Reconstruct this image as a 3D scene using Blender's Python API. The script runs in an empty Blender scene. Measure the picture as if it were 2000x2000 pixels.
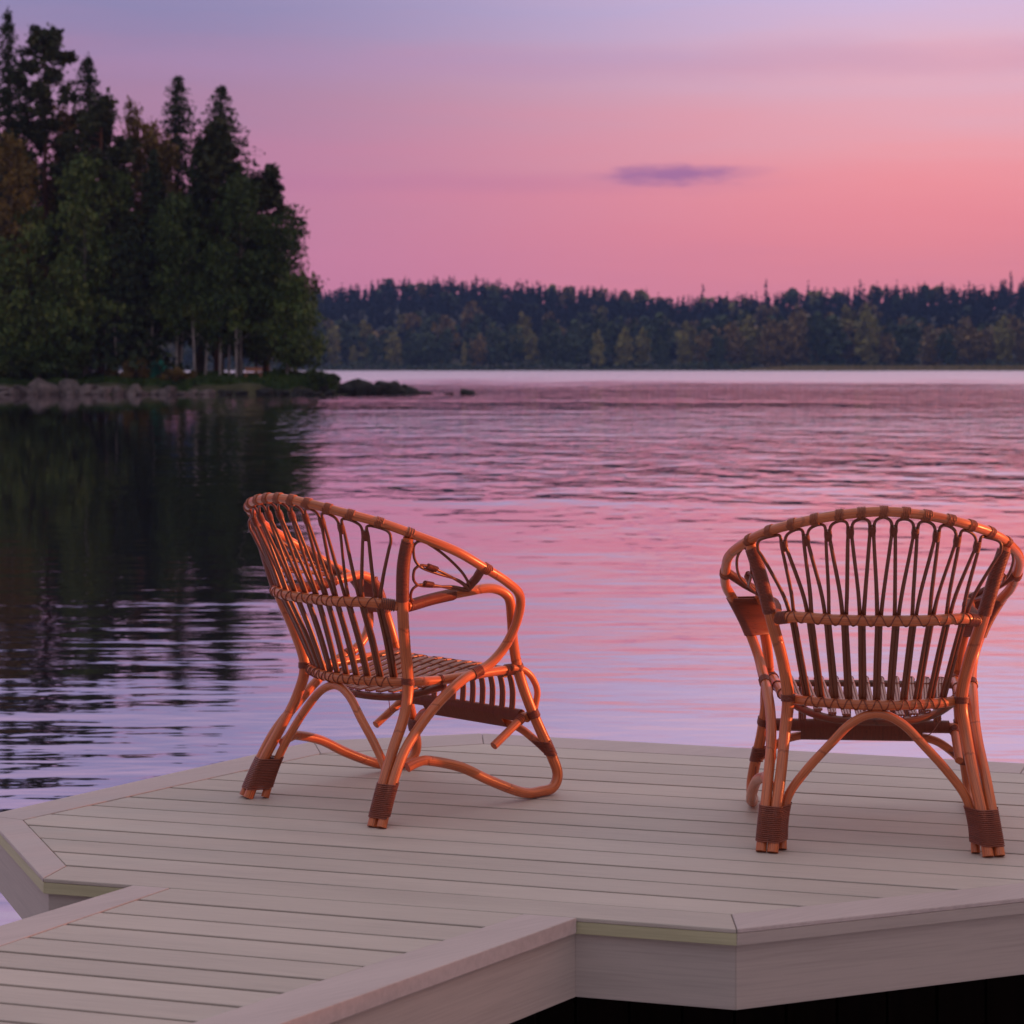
import bpy, bmesh, math, random
import numpy as np
from mathutils import Vector, Matrix
R = math.radians
sc = bpy.context.scene
col = sc.collection

# ---------------------------------------------------------------- camera
FPX, HORIZ, CAMZ, WATER = 4200.0, 715.0, 1.1, -0.5      # focal length in px of a 2000 px frame
cd = bpy.data.cameras.new('camera')
cam = bpy.data.objects.new('camera', cd); col.objects.link(cam)
cam.location = (0, 0, CAMZ); cam.rotation_euler = (R(90), 0, 0)
cd.sensor_width = 36; cd.lens = 36 * FPX / 2000
cd.shift_y = -(1000 - HORIZ) / 2000
cd.clip_start = 0.05; cd.clip_end = 6000
cd.dof.use_dof = True; cd.dof.focus_distance = 5.2; cd.dof.aperture_fstop = 8.0
sc.camera = cam

# ---------------------------------------------------------------- sky
SUN_AZ, SUN_EL = 86.0, 4.0          # degrees to the right of the view direction, above the horizon
w = bpy.data.worlds.new('World'); sc.world = w; w.use_nodes = True
nt = w.node_tree; nt.nodes.clear()
def N(nt, t, **k):
    n = nt.nodes.new(t)
    for a, b in k.items():
        if a == 'ins':
            for i, v in b.items(): n.inputs[i].default_value = v
        else: setattr(n, a, b)
    return n
def L(nt, a, b): nt.links.new(a, b)
def lin(c): return tuple((x / 12.92 if x <= .04045 else ((x + .055) / 1.055) ** 2.4) for x in [v / 255 for v in c]) + (1,)
def ramp(nt, stops, interp='LINEAR'):
    n = nt.nodes.new('ShaderNodeValToRGB'); e = n.color_ramp.elements; n.color_ramp.interpolation = interp
    while len(e) > 1: e.remove(e[-1])
    e[0].position = stops[0][0]; e[0].color = stops[0][1]
    for p, c in stops[1:]:
        x = e.new(p); x.color = c
    return n
def M(nt, op, a, b=None, c=None, clamp=False):
    n = nt.nodes.new('ShaderNodeMath'); n.operation = op; n.use_clamp = clamp
    for i, v in enumerate((a, b, c)):
        if v is None: continue
        if isinstance(v, (int, float)): n.inputs[i].default_value = v
        else: nt.links.new(v, n.inputs[i])
    return n.outputs[0]
def MR(nt, v, a, b, c=0.0, d=1.0, smooth=True):
    n = nt.nodes.new('ShaderNodeMapRange'); n.interpolation_type = 'SMOOTHSTEP' if smooth else 'LINEAR'
    nt.links.new(v, n.inputs[0])
    for i, x in enumerate((a, b, c, d)): n.inputs[i + 1].default_value = x
    return n.outputs[0]
def MIX(nt, f, a, b, mode='MIX'):
    n = nt.nodes.new('ShaderNodeMixRGB'); n.blend_type = mode
    for i, v in enumerate((f, a, b)):
        if isinstance(v, (int, float)): n.inputs[i].default_value = v
        elif isinstance(v, tuple): n.inputs[i].default_value = v
        else: nt.links.new(v, n.inputs[i])
    return n.outputs[0]
tc = N(nt, 'ShaderNodeTexCoord'); sep = N(nt, 'ShaderNodeSeparateXYZ'); L(nt, tc.outputs['Generated'], sep.inputs[0])
X, Y, Z = sep.outputs
el = M(nt, 'ABSOLUTE', Z)
# soft horizontal cloud bands that wobble the elevation
mp = N(nt, 'ShaderNodeMapping'); mp.inputs['Scale'].default_value = (2.2, 2.2, 26); L(nt, tc.outputs['Generated'], mp.inputs[0])
nz = N(nt, 'ShaderNodeTexNoise', ins={'Scale': 1.6, 'Detail': 5.0, 'Roughness': .55}); L(nt, mp.outputs[0], nz.inputs['Vector'])
el2 = M(nt, 'ADD', el, M(nt, 'MULTIPLY', M(nt, 'SUBTRACT', nz.outputs[0], .5), .055))
rightR = ramp(nt, [(0.0, lin((216, 132, 164))), (.035, lin((238, 138, 158))), (.055, lin((252, 143, 154))), (.08, lin((254, 152, 160))), (.10, lin((250, 165, 174))), (.125, lin((238, 176, 192))), (.145, lin((230, 184, 206))), (.168, lin((214, 190, 226))), (.24, lin((236, 192, 210))), (.45, lin((212, 204, 216))), (1.0, lin((208, 206, 216)))])
leftR = ramp(nt, [(0.0, lin((210, 126, 166))), (.05, lin((210, 130, 168))), (.09, lin((192, 128, 165))), (.12, lin((174, 130, 165))), (.145, lin((162, 132, 172))), (.168, lin((142, 134, 178))), (.24, lin((184, 158, 192))), (.45, lin((204, 198, 212))), (1.0, lin((204, 202, 212)))])
L(nt, el2, rightR.inputs[0]); L(nt, el2, leftR.inputs[0])
az = M(nt, 'DIVIDE', X, M(nt, 'MAXIMUM', Y, .05))       # to the right = towards the sunset
hx = MR(nt, X, -.19, .22)
sky = MIX(nt, hx, leftR.outputs[0], rightR.outputs[0])
# warm glow round the low sun, off the frame to the right
sd = Vector((math.sin(R(SUN_AZ)) * math.cos(R(SUN_EL)), math.cos(R(SUN_AZ)) * math.cos(R(SUN_EL)), math.sin(R(SUN_EL))))
dp = N(nt, 'ShaderNodeVectorMath', operation='DOT_PRODUCT'); L(nt, tc.outputs['Generated'], dp.inputs[0]); dp.inputs[1].default_value = sd
glow = MR(nt, dp.outputs['Value'], .55, 1.0)
sky = MIX(nt, M(nt, 'MULTIPLY', glow, .75), sky, (1.25, .42, .20, 1))
# the opposite, darker side behind the camera
back = MR(nt, Y, .15, -.35)
sky = MIX(nt, M(nt, 'MULTIPLY', M(nt, 'MULTIPLY', back, MR(nt, Z, .75, .25)), .88), sky, (.085, .065, .075, 1))
# one small violet cloud and its thin trail
def blob(cx, cz, sx, sz, lo, hi, amt, c, sky, nscale):
    m = N(nt, 'ShaderNodeMapping'); m.inputs['Scale'].default_value = (nscale, nscale, nscale * 4); L(nt, tc.outputs['Generated'], m.inputs[0])
    n2 = N(nt, 'ShaderNodeTexNoise', ins={'Scale': 1.0, 'Detail': 4.0, 'Roughness': .55}); L(nt, m.outputs[0], n2.inputs['Vector'])
    a = M(nt, 'DIVIDE', M(nt, 'SUBTRACT', az, cx), sx); b = M(nt, 'DIVIDE', M(nt, 'SUBTRACT', Z, cz), sz)
    d = M(nt, 'ADD', M(nt, 'MULTIPLY', a, a), M(nt, 'MULTIPLY', b, b))
    d = M(nt, 'ADD', M(nt, 'SQRT', d), M(nt, 'MULTIPLY', M(nt, 'SUBTRACT', n2.outputs[0], .5), 1.5))
    f = M(nt, 'MULTIPLY', MR(nt, d, hi, lo), MR(nt, Y, 0, .1))
    return MIX(nt, M(nt, 'MULTIPLY', f, amt), sky, c)
sky = blob(.073, .0885, .032, .0060, .15, 1.15, .75, lin((140, 92, 158)), sky, 60)
sky = blob(.088, .0895, .040, .0035, .3, 1.3, .30, lin((176, 110, 160)), sky, 30)
sky = blob(-.01, .0850, .13, .006, .2, 1.3, .22, lin((180, 112, 165)), sky, 16)
sky = blob(.05, .139, .30, .010, .2, 1.3, .30, lin((190, 140, 180)), sky, 12)
nis = N(nt, 'ShaderNodeTexSky'); nis.sky_type = 'NISHITA'; nis.sun_disc = False
nis.sun_elevation = R(SUN_EL); nis.sun_rotation = R(SUN_AZ)
b1 = N(nt, 'ShaderNodeBackground', ins={'Strength': .73}); L(nt, sky, b1.inputs[0])
b2 = N(nt, 'ShaderNodeBackground', ins={'Strength': .006}); L(nt, nis.outputs[0], b2.inputs[0])
ad = N(nt, 'ShaderNodeAddShader'); L(nt, b1.outputs[0], ad.inputs[0]); L(nt, b2.outputs[0], ad.inputs[1])
wo = N(nt, 'ShaderNodeOutputWorld'); L(nt, ad.outputs[0], wo.inputs[0])

# ---------------------------------------------------------------- sun
ld = bpy.data.lights.new('sun', 'SUN'); ld.energy = 5.0; ld.angle = R(.6); ld.color = (1.0, .25, .085)
sun = bpy.data.objects.new('sun', ld); col.objects.link(sun)
sun.rotation_euler = sd.to_track_quat('Z', 'Y').to_euler()
vs = sc.view_settings; vs.view_transform = 'Standard'; vs.look = 'None'; vs.exposure = 0.46; vs.gamma = 1.0
sc.cycles.max_bounces = 6; sc.cycles.transparent_max_bounces = 4
sc.cycles.sample_clamp_indirect = 4
try: sc.cycles.use_denoising = True
except Exception: pass

# ---------------------------------------------------------------- helpers
def tag(o, label=None, cat=None, group=None, kind=None):
    if label: o['label'] = label
    if cat: o['category'] = cat
    if group: o['group'] = group
    if kind: o['kind'] = kind
    return o
def empty(name, loc=(0, 0, 0), rz=0):
    o = bpy.data.objects.new(name, None); col.objects.link(o); o.location = loc; o.rotation_euler = (0, 0, rz)
    o.empty_display_size = .1
    return o
def link_mesh(name, me, mat=None, parent=None):
    o = bpy.data.objects.new(name, me); col.objects.link(o)
    if mat and not me.materials: me.materials.append(mat)
    if parent: o.parent = parent
    return o
def crspl(P, n=6):
    P = np.array(P, float); Q = np.vstack([2 * P[0] - P[1], P, 2 * P[-1] - P[-2]]); o = []
    for i in range(1, len(Q) - 2):
        a, b, c, d = Q[i - 1:i + 3]
        for t in np.arange(n) / n:
            o.append(.5 * ((2 * b) + (-a + c) * t + (2 * a - 5 * b + 4 * c - d) * t * t + (-a + 3 * b - 3 * c + d) * t ** 3))
    o.append(Q[-2]); return np.array(o)

class MB:
    """collects tubes, prisms and loose faces; build() links them as one mesh object"""
    def __init__(s): s.v = []; s.f = []; s.uv = []; s.n = 0; s.smooth = []
    def add(s, V, F, UV=None, smooth=True):
        V = np.asarray(V, float); s.v.append(V)
        for i, f in enumerate(F):
            s.f.append([a + s.n for a in f]); s.smooth.append(smooth)
            s.uv.append(UV[i] if UV is not None else [(V[a][0], V[a][1]) for a in f])
        s.n += len(V)
    def tube(s, P, r, sides=10, cap=True, n=0, wob=0.0):
        P = crspl(P, n) if n else np.array(P, float)
        m = len(P); r = np.full(m, r) if np.isscalar(r) else np.interp(np.linspace(0, 1, m), np.linspace(0, 1, len(r)), r)
        if wob: 
            k = np.random.RandomState(int(abs(P[0].sum()) * 9999) % 9999)
            r = r * (1 + wob * np.interp(np.arange(m), np.arange(0, m + 6, 5), k.randn(len(np.arange(0, m + 6, 5)))))
        T = np.gradient(P, axis=0); T /= np.linalg.norm(T, axis=1)[:, None] + 1e-12
        a = np.array([0, 0, 1.]) if abs(T[0][2]) < .9 else np.array([1., 0, 0])
        U = np.cross(T[0], a); U /= np.linalg.norm(U)
        ln = np.concatenate([[0], np.cumsum(np.linalg.norm(np.diff(P, axis=0), axis=1))])
        V = []
        for i in range(m):
            U = U - T[i] * (U @ T[i]); U /= np.linalg.norm(U) + 1e-12; W = np.cross(T[i], U)
            th = np.arange(sides) / sides * 2 * math.pi
            V += list(P[i] + r[i] * (np.cos(th)[:, None] * U + np.sin(th)[:, None] * W))
        F = []; UV = []
        for i in range(m - 1):
            for j in range(sides):
                j2 = (j + 1) % sides
                F.append([i * sides + j, i * sides + j2, (i + 1) * sides + j2, (i + 1) * sides + j])
                u0, u1 = j / sides, (j + 1) / sides
                UV.append([(u0, ln[i]), (u1, ln[i]), (u1, ln[i + 1]), (u0, ln[i + 1])])
        s.add(V, F, UV)
        if cap:
            for i, rev in ((0, True), (m - 1, False)):
                V2 = V[i * sides:(i + 1) * sides]; f = list(range(sides)); f = f[::-1] if rev else f
                s.add(V2, [f], [[(.5 + .5 * math.cos(k), .5 + .5 * math.sin(k)) for k in range(sides)]], smooth=False)
        return s
    def prism(s, poly, z0, z1):
        """vertical prism over a plan polygon (counter-clockwise)"""
        n = len(poly); V = [(x, y, z0) for x, y in poly] + [(x, y, z1) for x, y in poly]
        F = [list(range(n))[::-1], [n + i for i in range(n)]] + [[i, (i + 1) % n, n + (i + 1) % n, n + i] for i in range(n)]
        s.add(V, F, smooth=False); return s
    def build(s, name, mat, parent=None, bevel=0):
        me = bpy.data.meshes.new(name); V = np.concatenate(s.v) if s.v else np.zeros((0, 3))
        me.from_pydata(V.tolist(), [], s.f); uvl = me.uv_layers.new(name='uv')
        flat = np.array([c for f in s.uv for c in f], float).ravel(); uvl.data.foreach_set('uv', flat)
        me.polygons.foreach_set('use_smooth', s.smooth); me.update()
        o = link_mesh(name, me, mat, parent)
        if bevel:
            b = o.modifiers.new('bevel', 'BEVEL'); b.width = bevel; b.segments = 2; b.limit_method = 'ANGLE'; b.angle_limit = R(40)
        return o

class Each:
    """like MB, but every tube becomes a mesh object of its own"""
    def __init__(s, name, mat, parent): s.a = (name, mat, parent)
    def tube(s, *a, **k): return MB().tube(*a, **k).build(*s.a)

def mat(name):
    m = bpy.data.materials.new(name); m.use_nodes = True; t = m.node_tree; t.nodes.clear()
    p = N(t, 'ShaderNodeBsdfPrincipled'); o = N(t, 'ShaderNodeOutputMaterial'); L(t, p.outputs[0], o.inputs[0])
    return m, t, p
def bump(t, p, h, strength=.3, dist=.002):
    b = N(t, 'ShaderNodeBump', ins={'Strength': strength, 'Distance': dist}); L(t, h, b.inputs['Height']); L(t, b.outputs[0], p.inputs['Normal'])
def noise(t, vec, scale, detail=4, rough=.55, sc3=None):
    if sc3:
        m = N(t, 'ShaderNodeMapping'); m.inputs['Scale'].default_value = sc3; L(t, vec, m.inputs[0]); vec = m.outputs[0]
    n = N(t, 'ShaderNodeTexNoise', ins={'Scale': scale, 'Detail': detail, 'Roughness': rough}); L(t, vec, n.inputs['Vector']); return n.outputs[0]

# ---------------------------------------------------------------- materials
def make_rattan(name, base, dark, rough):
    m, t, p = mat(name); tc = N(t, 'ShaderNodeTexCoord')
    g = noise(t, tc.outputs['UV'], 1.0, 5, .6, (38, 9, 1)); big = noise(t, tc.outputs['UV'], 1.0, 3, .5, (2, 7, 1))
    c = ramp(t, [(.3, dark), (.5, base), (.75, tuple(min(1, x * 1.25) for x in base[:3]) + (1,))]); L(t, g, c.inputs[0])
    # darker growth joints every 25-30 cm and small freckles
    sp = N(t, 'ShaderNodeSeparateXYZ'); L(t, tc.outputs['UV'], sp.inputs[0])
    fr = M(t, 'FRACT', M(t, 'DIVIDE', M(t, 'ADD', sp.outputs[1], M(t, 'MULTIPLY', big, .06)), .27))
    ring = M(t, 'MULTIPLY', MR(t, fr, .0, .008), MR(t, fr, .03, .018)); 
    fk = noise(t, tc.outputs['UV'], 1.0, 2, .5, (14, 90, 1)); fk = MR(t, fk, .70, .76)
    cc = MIX(t, M(t, 'MULTIPLY', ring, .55), c.outputs[0], dark); cc = MIX(t, M(t, 'MULTIPLY', fk, .45), cc, dark)
    cc = MIX(t, M(t, 'MULTIPLY', MR(t, big, .35, .7), .35), cc, dark)
    L(t, cc, p.inputs['Base Color']); p.inputs['Roughness'].default_value = rough
    L(t, MR(t, g, .2, .8, rough - .1, rough + .15, False), p.inputs['Roughness'])
    p.inputs['Coat Weight'].default_value = .25; p.inputs['Coat Roughness'].default_value = .22
    bump(t, p, M(t, 'ADD', g, M(t, 'MULTIPLY', ring, -1.2)), .35, .0012)
    return m
RATTAN = make_rattan('rattan_pole', (.62, .165, .055, 1), (.27, .06, .022, 1), .34)
THIN = make_rattan('thin_rattan_rod', (.20, .048, .018, 1), (.065, .016, .008, 1), .42)
SLAT = make_rattan('seat_rattan', (.38, .115, .055, 1), (.16, .045, .022, 1), .30)
CANE = make_rattan('cane_binding', (.25, .052, .024, 1), (.09, .020, .011, 1), .45)
CANEL = make_rattan('pale_cane_binding', (.40, .105, .045, 1), (.16, .038, .018, 1), .42)
m, t, p = mat('cut_cane_end'); CUT = m; p.inputs['Base Color'].default_value = (.12, .045, .03, 1); p.inputs['Roughness'].default_value = .8

def make_deck(name, base, var, side=False, rot=0.0):
    m, t, p = mat(name); tc = N(t, 'ShaderNodeTexCoord'); geo = N(t, 'ShaderNodeNewGeometry')
    mp = N(t, 'ShaderNodeMapping'); mp.inputs['Rotation'].default_value = (0, 0, rot); L(t, tc.outputs['Object'], mp.inputs[0])
    brush = noise(t, mp.outputs[0], 1.0, 4, .6, (6, 6, 210) if side else (7, 240, 60)); fine = noise(t, tc.outputs['Object'], 420, 3, .6); big = noise(t, mp.outputs[0], 1.0, 3, .5, (1.3, 1.3, 22) if side else (1.4, 6, 3))
    c = ramp(t, [(.25, tuple(x * .76 for x in base[:3]) + (1,)), (.55, base), (.85, tuple(x * 1.1 for x in base[:3]) + (1,))])
    L(t, M(t, 'ADD', M(t, 'MULTIPLY', brush, .55), M(t, 'MULTIPLY', big, .45)), c.inputs[0])
    isl = M(t, 'ADD', .93, M(t, 'MULTIPLY', geo.outputs['Random Per Island'], .16))
    cc = N(t, 'ShaderNodeVectorMath', operation='SCALE'); L(t, c.outputs[0], cc.inputs[0]); L(t, isl, cc.inputs['Scale'])
    st = MR(t, noise(t, tc.outputs['Object'], 9, 5, .65), .60, .78)       # faint water marks
    cc = MIX(t, M(t, 'MULTIPLY', st, .12), cc.outputs[0], var)
    L(t, cc, p.inputs['Base Color'])
    L(t, MR(t, M(t, 'ADD', M(t, 'MULTIPLY', fine, .5), M(t, 'MULTIPLY', big, .5)), .3, .7, .52, .70, False), p.inputs['Roughness'])
    p.inputs['Specular IOR Level'].default_value = .35
    bump(t, p, M(t, 'ADD', brush, M(t, 'MULTIPLY', fine, .5)), .35, .0009)
    return m
BOARD_ROT = R(16.9)
DECK = make_deck('composite_deck_board', (.52, .45, .395, 1), (.32, .265, .23, 1), rot=BOARD_ROT)
TRIM = make_deck('composite_border_board', (.55, .455, .435, 1), (.26, .20, .19, 1), rot=R(-38))
TRIMF = make_deck('composite_fascia', (.46, .39, .355, 1), (.34, .28, .255, 1), side=True)
OLIVE = make_deck('olive_board_edge', (.52, .48, .30, 1), (.34, .31, .19, 1), side=True)
m, t, p = mat('near_black_timber'); DARK = m; tc = N(t, 'ShaderNodeTexCoord')
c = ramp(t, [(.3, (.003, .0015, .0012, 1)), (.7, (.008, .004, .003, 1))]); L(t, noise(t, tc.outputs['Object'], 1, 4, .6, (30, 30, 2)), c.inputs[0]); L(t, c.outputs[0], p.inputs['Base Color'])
p.inputs['Roughness'].default_value = .9; p.inputs['Specular IOR Level'].default_value = .1  # near-black colour carries the shade below the deck

def make_leaf(name, a, b, c2, rough=.6):
    m, t, p = mat(name); geo = N(t, 'ShaderNodeNewGeometry'); tc = N(t, 'ShaderNodeTexCoord')
    n = noise(t, tc.outputs['Object'], .55, 3, .6)
    r = ramp(t, [(.25, a), (.5, b), (.8, c2)]); L(t, M(t, 'ADD', M(t, 'MULTIPLY', n, .7), M(t, 'MULTIPLY', geo.outputs['Random Per Island'], .3)), r.inputs[0])
    L(t, r.outputs[0], p.inputs['Base Color']); p.inputs['Roughness'].default_value = rough; p.inputs['Specular IOR Level'].default_value = .15
    return m
SPRUCE = make_leaf('spruce_needles', (.015, .027, .015, 1), (.028, .046, .020, 1), (.052, .068, .026, 1))
PINE = make_leaf('pine_needles', (.02, .03, .014, 1), (.036, .046, .018, 1), (.07, .07, .024, 1))
BIRCH = make_leaf('birch_leaves', (.035, .070, .020, 1), (.072, .112, .030, 1), (.16, .165, .042, 1))
AUTUMN = make_leaf('turning_leaves', (.075, .060, .020, 1), (.15, .098, .028, 1), (.22, .13, .035, 1))
BUSHM = make_leaf('bush_leaves', (.02, .04, .012, 1), (.04, .068, .018, 1), (.06, .09, .022, 1))
FARC = make_leaf('haze_tinted_needles', (.006, .012, .020, 1), (.009, .017, .024, 1), (.015, .024, .027, 1))  # blue of the distant air put into the needle colour
FARL = [make_leaf('far_leaves_green', (.026, .048, .030, 1), (.054, .080, .040, 1), (.095, .118, .05, 1)),
        make_leaf('far_leaves_brown', (.10, .082, .035, 1), (.21, .14, .055, 1), (.32, .20, .065, 1)),
        make_leaf('far_leaves_yellow', (.14, .13, .045, 1), (.25, .22, .065, 1), (.36, .30, .08, 1))]
def make_bark(name, a, b, c2):
    m, t, p = mat(name); tc = N(t, 'ShaderNodeTexCoord')
    r = ramp(t, [(.3, a), (.5, b), (.75, c2)]); L(t, noise(t, tc.outputs['Object'], 1, 4, .6, (3, 3, .7)), r.inputs[0]); L(t, r.outputs[0], p.inputs['Base Color']); p.inputs['Roughness'].default_value = .85
    return m
PBARK = make_bark('red_pine_bark', (.06, .028, .02, 1), (.15, .06, .035, 1), (.21, .09, .048, 1))
SBARK = make_bark('grey_brown_bark', (.035, .028, .024, 1), (.07, .055, .045, 1), (.11, .09, .075, 1))
BBARK = make_bark('white_birch_bark', (.10, .085, .08, 1), (.36, .31, .30, 1), (.52, .46, .45, 1))

# ---------------------------------------------------------------- haze: faint evening air over the lake
hm = bpy.data.materials.new('evening_air'); hm.use_nodes = True; t = hm.node_tree; t.nodes.clear()
pv = N(t, 'ShaderNodeVolumePrincipled'); pv.inputs['Density'].default_value = .00020; pv.inputs['Color'].default_value = (.30, .48, 1.0, 1); pv.inputs['Anisotropy'].default_value = 0.0
ho = N(t, 'ShaderNodeOutputMaterial'); L(t, pv.outputs[0], ho.inputs['Volume'])
HZ = MB(); HZ.prism([(-900, -60), (900, -60), (900, 1700), (-900, 1700)], -9.0, 95.0)
USE_HAZE = True
if USE_HAZE: tag(HZ.build('haze', hm), 'thin bluish evening air over the lake and far wood', 'haze', kind='stuff')

# ---------------------------------------------------------------- lake
m, t, p = mat('lake_water'); WMAT = m
tc = N(t, 'ShaderNodeTexCoord'); sp = N(t, 'ShaderNodeSeparateXYZ'); L(t, tc.outputs['Object'], sp.inputs[0]); wx, wy, wz = sp.outputs
p.inputs['Base Color'].default_value = (.035, .028, .050, 1); p.inputs['Roughness'].default_value = .02; p.inputs['IOR'].default_value = 1.33
# small ripples, long low swells and a breeze-ruffled patch far out
v = tc.outputs['Object']
fine = noise(t, v, 1.0, 3, .5, (.9, 2.6, 1)); mid = noise(t, v, 1.0, 3, .5, (.22, .62, 1)); farA = noise(t, v, 1.0, 3, .6, (.75, .11, 1)); farB = noise(t, v, 1.0, 3, .6, (.55, .36, 1)); far = M(t, 'ADD', M(t, 'MULTIPLY', farA, MR(t, wy, 45, 90, 0, 1.0)), M(t, 'MULTIPLY', farB, MR(t, wy, 110, 50, 0, 1.3)))
patch = noise(t, v, 1.0, 3, .5, (.02, .06, 1))
wob = M(t, 'ADD', wy, M(t, 'MULTIPLY', M(t, 'SUBTRACT', noise(t, v, 1.0, 3, .6, (.035, .02, 1)), .5), M(t, 'MULTIPLY', wy, 1.1)))
ruff = M(t, 'MULTIPLY', MR(t, wob, 11, 62, .04, 1.0, False), MR(t, wob, 220, 130, .3, 1.0))
ruff = M(t, 'MULTIPLY', ruff, MR(t, M(t, 'SUBTRACT', wx, M(t, 'MULTIPLY', wy, -.135)), -3, 5))
ruff = M(t, 'MULTIPLY', ruff, MR(t, patch, .25, .55, .45, 1.0))
near = MR(t, wy, 26, 8)
h1 = M(t, 'MULTIPLY', M(t, 'MULTIPLY', fine, .020), M(t, 'ADD', .05, M(t, 'ADD', M(t, 'MULTIPLY', near, .50), M(t, 'MULTIPLY', ruff, .9))))
h2 = M(t, 'MULTIPLY', M(t, 'MULTIPLY', mid, .06), M(t, 'ADD', .05, M(t, 'ADD', M(t, 'MULTIPLY', near, .36), M(t, 'MULTIPLY', ruff, .5))))
h3 = M(t, 'MULTIPLY', M(t, 'MULTIPLY', far, .40), M(t, 'ADD', ruff, MR(t, wob, 130, 230, 0, 3.0)))
hh = M(t, 'ADD', M(t, 'ADD', h1, h2), h3)
b = N(t, 'ShaderNodeBump', ins={'Strength': 1.0, 'Distance': 1.0}); L(t, hh, b.inputs['Height']); L(t, b.outputs[0], p.inputs['Normal'])
# evening-smooth surface: at these grazing angles almost all of the light is mirrored
gl = N(t, 'ShaderNodeBsdfGlossy', ins={'Color': (.97, .93, .97, 1)}); L(t, b.outputs[0], gl.inputs['Normal']); mx = N(t, 'ShaderNodeMixShader', ins={0: .80})
L(t, p.outputs[0], mx.inputs[1]); L(t, gl.outputs[0], mx.inputs[2]); L(t, mx.outputs[0], [n for n in t.nodes if n.type == 'OUTPUT_MATERIAL'][0].inputs[0])
rg = MR(t, wob, 150, 250, .02, .26); L(t, rg, p.inputs['Roughness']); L(t, rg, gl.inputs['Roughness'])
q = MB(); ys = [-40, 0, 3, 6, 12, 25, 50, 100, 200, 400, 800, 1300]; xs = [-800, -200, -50, -10, 0, 10, 50, 200, 800]
V = [(x, y, WATER) for y in ys for x in xs]; nx = len(xs)
q.add(V, [[j * nx + i, j * nx + i + 1, (j + 1) * nx + i + 1, (j + 1) * nx + i] for j in range(len(ys) - 1) for i in range(nx - 1)])
tag(q.build('lake', WMAT), kind='structure')
# lake bed / ground sheet to the horizon, under everything
m, t, p = mat('lake_bed'); p.inputs['Base Color'].default_value = (.03, .028, .022, 1); p.inputs['Roughness'].default_value = 1
q = MB(); q.add([(-880, -50, -7), (880, -50, -7), (880, 1690, -7), (-880, 1690, -7)], [[0, 1, 2, 3]]); tag(q.build('ground', m), kind='structure')

# ---------------------------------------------------------------- far shore: hills, woods
def px2x(px, Y): return (px - 1000) * Y / FPX
def px2z(py, Y): return CAMZ + (HORIZ - py) * Y / FPX
RIDGE = np.array([(-1500, 590), (-600, 556), (200, 562), (620, 568), (700, 560), (780, 548), (860, 545), (960, 549), (1040, 555), (1100, 559), (1180, 569), (1240, 577), (1300, 583), (1370, 580), (1440, 576), (1540, 571), (1620, 569), (1700, 563), (1800, 562), (1870, 559), (1940, 552), (2000, 543), (2600, 530), (3500, 570)], float)
YR = 1150.0
def ridge_z(x):            # height of the skyline (tree tops) over x at the ridge
    return px2z(np.interp(1000 + x * FPX / YR, RIDGE[:, 0], RIDGE[:, 1]), YR)
def hill_z(x, y):
    top = ridge_z(x) - 13.0
    s = np.clip((y - 797) / (YR - 797), 0, 1); s = s * s * (3 - 2 * s)
    e = np.clip((y - 786) / 9, 0, 1)
    return np.where(y < 797, -1.2 + 1.5 * e, .3 + (top - .3) * s) - np.clip((y - YR) / 400, 0, 1) * 20
gx = np.linspace(-700, 700, 90); gy = np.concatenate([[780, 784, 787, 790, 793, 797], np.linspace(810, 1500, 34)])
GX, GY = np.meshgrid(gx, gy); GZ = hill_z(GX + 12 * np.sin(GY * .02), GY + 2.2 * np.sin(GX * .05) + 1.4 * np.sin(GX * .13 + 1))
q = MB(); q.add(np.stack([GX.ravel(), GY.ravel(), GZ.ravel()], 1), [[j * 90 + i, j * 90 + i + 1, (j + 1) * 90 + i + 1, (j + 1) * 90 + i] for j in range(len(gy) - 1) for i in range(89)])
m, t, p = mat('forest_floor'); tc = N(t, 'ShaderNodeTexCoord'); c = ramp(t, [(.3, (.02, .022, .012, 1)), (.7, (.05, .045, .022, 1))]); L(t, noise(t, tc.outputs['Object'], .08, 5), c.inputs[0]); L(t, c.outputs[0], p.inputs['Base Color']); p.inputs['Roughness'].default_value = .95
HILLM = m
tag(q.build('hills', HILLM), kind='structure')

def sun_block_z(x, y):  # added bank and hills out of frame, keeping low sun off deck and woods
    near = np.clip((x - np.maximum(24, .32 * y + 6)) / 5, 0, 1); lowb = 2.23
    hill = np.clip((y - 55) / 60, 0, 1); e = np.clip((x - (.36 * y + 12)) / 22, 0, 1)
    return -1.5 + near * (1.5 + np.where(y < 70, lowb, lowb + 1.0) + .03 * np.sin(y * .7) + .02 * np.sin(y * 2.1)) * np.clip((y + 38) / 6, 0, 1) + hill * e * e * (3 - 2 * e) * (34 + 45 * np.clip((y - 250) / 250, 0, 1))
gx = np.concatenate([np.linspace(22, 34, 14), np.linspace(38, 760, 84)]); gy = np.concatenate([np.linspace(-38, 60, 60), np.linspace(66, 1250, 90)]); GX, GY = np.meshgrid(gx, gy); GZ = sun_block_z(GX, GY); ng = len(gx)
q = MB(); q.add(np.stack([GX.ravel(), GY.ravel(), GZ.ravel()], 1), [[j * ng + i, j * ng + i + 1, (j + 1) * ng + i + 1, (j + 1) * ng + i] for j in range(len(gy) - 1) for i in range(ng - 1)])
tag(q.build('sun_block_terrain', HILLM), kind='structure')

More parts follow.
